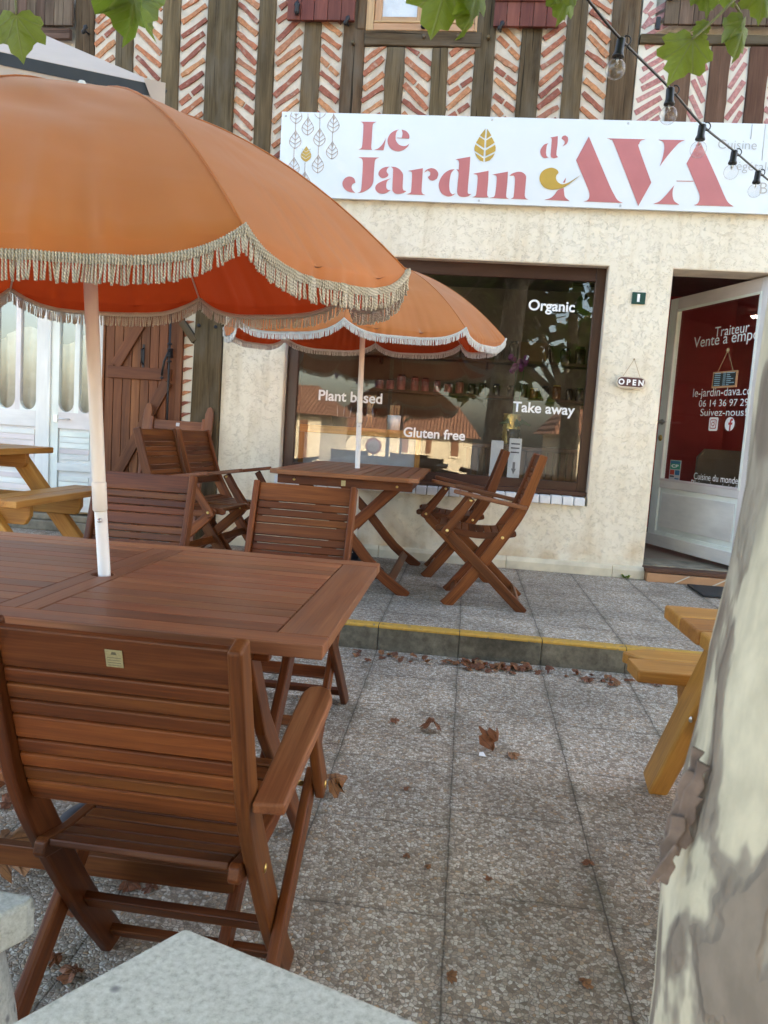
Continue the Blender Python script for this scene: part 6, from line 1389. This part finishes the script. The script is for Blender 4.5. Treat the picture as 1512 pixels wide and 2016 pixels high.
# doormat, weed, litter, leaves
dm = thing('doormat', 'black rubber doormat before the entrance step', 'doormat', (1.95, -0.34, 0.0)); b_ = MB()
b_.prism([(-.33, -.19), (.33, -.19), (.33, .19), (-.33, .19)], (0, 0, 0.004), (1, 0, 0), (0, 1, 0), (0, 0, 1), 0.014); b_.build('mat', 'black_rubber', dm, bevel=0.004)
wd = thing('weed', 'tiny green weed growing at the foot of the wall beside the entrance', 'weed', (1.22, -0.045, 0.0)); b_ = MB()
for k_ in range(12): a = rg.uniform(0, 6.28); leaf_into(b_, (0.01*cos(a), 0.01*sin(a), 0.01), (cos(a), sin(a)*.7, rg.uniform(.3, 1.2)), (0, 0, 1), rg.uniform(.025, .04), .3, .6, .1, rg)
b_.build('leaves', 'green_leaf', wd)
ps_ = ground(949, 1488); sc_ = MB(); sc_.add([(-.012, -.010, .004), (.014, -.014, .004), (.004, .014, .010), (-.010, .010, .008)], [(0, 1, 2, 3)]); o = sc_.build('paper_scrap', 'letter_white', loc=ps_); tag(o, 'torn white scrap of paper beside the upright dead leaf', 'paper')
def dead_leaf(x, y, size, d, nrm, curl, rnd, label, grp=None, lift=0.006):
    b_ = MB(); leaf_into(b_, (0, 0, lift), d, nrm, size, curl, rnd, 0.16, rg); zmin = min(v[2] for v in b_.v); b_.v = [(a, c, z-zmin+0.002) for a, c, z in b_.v]
    o = b_.build('dead_leaf', 'dead_veined_leaf', loc=ground(x, y)); tag(o, label, 'dead leaf', grp); return o
dead_leaf(850, 1446, 0.065, (-.2, 1, .2), (0.1, -.3, 1), 1.5, .5, 'curled brown dead leaf on the paving nearest the kerb of the two big ones')
dead_leaf(965, 1482, 0.085, (0.45, 0.2, 0.95), (0.75, -.7, .1), 1.3, .45, 'pointed brown dead leaf standing up in the middle of the paving')
dead_leaf(1001, 1490, 0.045, (1, .2, .05), (0, 0, 1), .6, .95, 'small pale dead leaf right of the upright one')
dead_leaf(645, 1568, 0.07, (1, .45, .25), (0.2, -.5, 1), 1.5, .85, 'long twisted tan dead leaf beside the armrest of the nearest chair')
dead_leaf(212, 1675, 0.06, (.3, -1, .4), (.4, .3, 1), 1.2, .8, 'tan dead leaf under the seat of the nearest chair')
dead_leaf(-12, 1722, 0.12, (1, .5, .28), (-.2, -.6, 1), .9, .95, 'big orange brown dead leaf at the left edge by the stone slab')
dead_leaf(248, 1742, 0.05, (1, -.4, 0), (0, 0, 1), .4, .3, 'flat dark dead leaf below the stretcher of the nearest chair')
dead_leaf(372, 1520, 0.045, (1, .2, 0), (0, 0, 1), .4, .3, 'small dead leaf deep under the foreground table')
dead_leaf(770, 1422, 0.035, (1, .1, 0.1), (0, 0, 1), .8, .4, 'thin scrap of dead leaf left of the curled one')
dead_leaf(1145, 1940, 0.028, (1, .5, .1), (0, 0, 1), .5, .95, 'tiny yellow green leaf at the bottom of the paving')
for k_, (x, y) in enumerate(((800, 1690), (838, 1710), (965, 1735), (1160, 1706), (880, 1928), (795, 1555))):
    dead_leaf(x, y, rg.uniform(.018, .032), (rg.uniform(-1, 1), rg.uniform(-1, 1), .1), (0, 0, 1), .6, rg.random(), 'tiny dry leaf flake lying on the open paving', 'leaf flakes on the paving')
for k_ in range(95):
    t_ = rg.random(); x = (rg.uniform(905, 1060) if t_ < .62 else rg.uniform(690, 905) if t_ < .80 else rg.uniform(1060, 1300))
    dens = 1.0; yb = 1279+(x-660)*0.1018; y = yb+abs(rg.gauss(4, 5 if t_ < .62 else 7))
    dead_leaf(x, y, rg.uniform(.018, .044), (rg.uniform(-1, 1), rg.uniform(-1, .6), rg.uniform(-.1, .35)), (rg.uniform(-.6, .6), rg.uniform(-.6, .3), 1), rg.uniform(.4, 1.2), rg.random(), 'small brown dead leaf in the drift along the foot of the kerb', 'dead leaves along the kerb', rg.uniform(.004, .02))
for x, y in ((22, 1590), (60, 1580), (10, 1575), (130, 1800), (210, 1790), (300, 1760), (120, 1890), (150, 1930), (95, 1680)):
    dead_leaf(x, y, rg.uniform(.03, .06), (rg.uniform(-1, 1), rg.uniform(-1, 1), .2), (0, 0, 1), .8, rg.random()*.7, 'brown dead leaf on the shaded paving at the lower left', 'dead leaves around the nearest chair')

# ================================================================= ACROSS THE STREET (seen in the windows)
def RX(x, y, D): p = atY(x, y, D); return Vector((p.x, -D, p.z))
def house(label, x0, x1, y, z0, zeave, zridge, wins, depth=8.0):
    t_ = thing('street_house', label, 'house', ((x0+x1)/2, y, z0)); o_ = Vector(t_.location); b_ = MB(); b_.box(x0-o_.x, x1-o_.x, -depth, 0, -1.0, zeave-z0, axis=0); b_.build('wall', 'house_cream', t_)
    b_ = MB(); e = 0.5; b_.add([(x0-e-o_.x, e, zeave-z0-.15), (x1+e-o_.x, e, zeave-z0-.15), (x1-1.0-o_.x, -depth/2, zridge-z0), (x0+1.0-o_.x, -depth/2, zridge-z0), (x0-e-o_.x, -depth-e, zeave-z0-.15), (x1+e-o_.x, -depth-e, zeave-z0-.15)], [(0, 1, 2, 3), (3, 2, 5, 4), (0, 3, 4), (1, 5, 2)]); b_.build('roof', 'roof_tile', t_)
    for a, c, zl, zh in wins:
        b_ = MB(); b_.box(a-o_.x, c-o_.x, 0.002, 0.06, zl-z0, zh-z0, axis=2); b_.build('shutter', 'house_shutter', t_)
        b_ = MB(); b_.box(a-.1-o_.x, c+.1-o_.x, 0.002, 0.10, zl-z0-.12, zl-z0-.005, axis=0); b_.build('sill', 'house_cream', t_)
    return t_
D = 40
W3 = []
for xa, xb, ya, yb in ((788, 804, 862, 890), (837, 850, 865, 893), (887, 904, 867, 898)):
    a, c = RX(xa, yb, D), RX(xb, ya, D); W3.append((a.x, c.x, a.z, c.z))
a, c = RX(690, 845, D), RX(1005, 858, D)
house('cream house with red tiles and brown shutters across the street, mirrored in the window', a.x-1.5, 0.3, -D, -3.5, RX(780, 848, D).z, RX(780, 808, D).z+0.6, W3)
a = RX(500, 800, 30); c = RX(632, 800, 30)
house('cream house across the street mirrored at the left of the shop window', a.x-3, c.x, -30, -2.6, RX(600, 808, 30).z, RX(600, 770, 30).z+.5, [(RX(588, 850, 30).x, RX(604, 850, 30).x, -1.2, 1.2)])
a = RX(1105, 900, 26); house('terracotta roofed house across the street mirrored at the right of the shop window', a.x, a.x+9, -26, -2.2, RX(1140, 850, 26).z, RX(1140, 790, 26).z+.7, [(a.x+1.2, a.x+1.9, -.6, 1.0), (a.x+3.2, a.x+3.9, -.6, 1.0)])
house('tall cream house to the right across the street mirrored in the entrance door', 12, 22, -16, -1.5, 4.2, 5.6, [(13, 14, .5, 2.2), (16, 17, .5, 2.2)])
rs = thing('road_sign', 'round white road sign with a red ring and 3,5t, mirrored in the window', 'road sign', (RX(732, 900, 16).x, -16, -1.2)); o_ = Vector(rs.location); cz = RX(732, 878, 16).z-o_.z
b_ = MB(); b_.lathe([(0.235, 0), (0.235, .006)], (0, 0, cz), (0, 1, 0), 28, 0); b_.lathe([(0.175, 0), (0.175, .009)], (0, 0, cz), (0, 1, 0), 28, 1); b_.build('disc', ['sign_red', 'letter_white'], rs); b_ = MB(); b_.tube([(0, -.04, 0), (0, -.04, cz+.2)], .03, 8); b_.build('post', 'steel', rs)
lettering('3,5t', 'print_black', rs, Matrix(((-1, 0, 0, 0.13), (0, 0, 1, 0.012), (0, 1, 0, cz-.06), (0, 0, 0, 1))), 0.26, 0, 0.02)
bt = thing('bunting', 'string of small cream and blue triangular flags across the court, mirrored in the window', 'bunting'); b_ = MB(); fl = [MB(), MB()]
pts = [RX(560+20*i, 706+4.6*i+0.2*(i-4)**2*0.3, 9) for i in range(12)]; b_.tube(pts, .004, 4); b_.build('string', 'twine', bt)
for i in range(1, 11):
    p = pts[i]; fl[i % 2].prism([(-.07, 0), (.07, 0), (0, -.17)], p, (1, 0, 0), (0, 0, 1), (0, 1, 0), .002)
fl[0].build('flags', 'flag_cream', bt); fl[1].build('flags', 'flag_blue', bt)
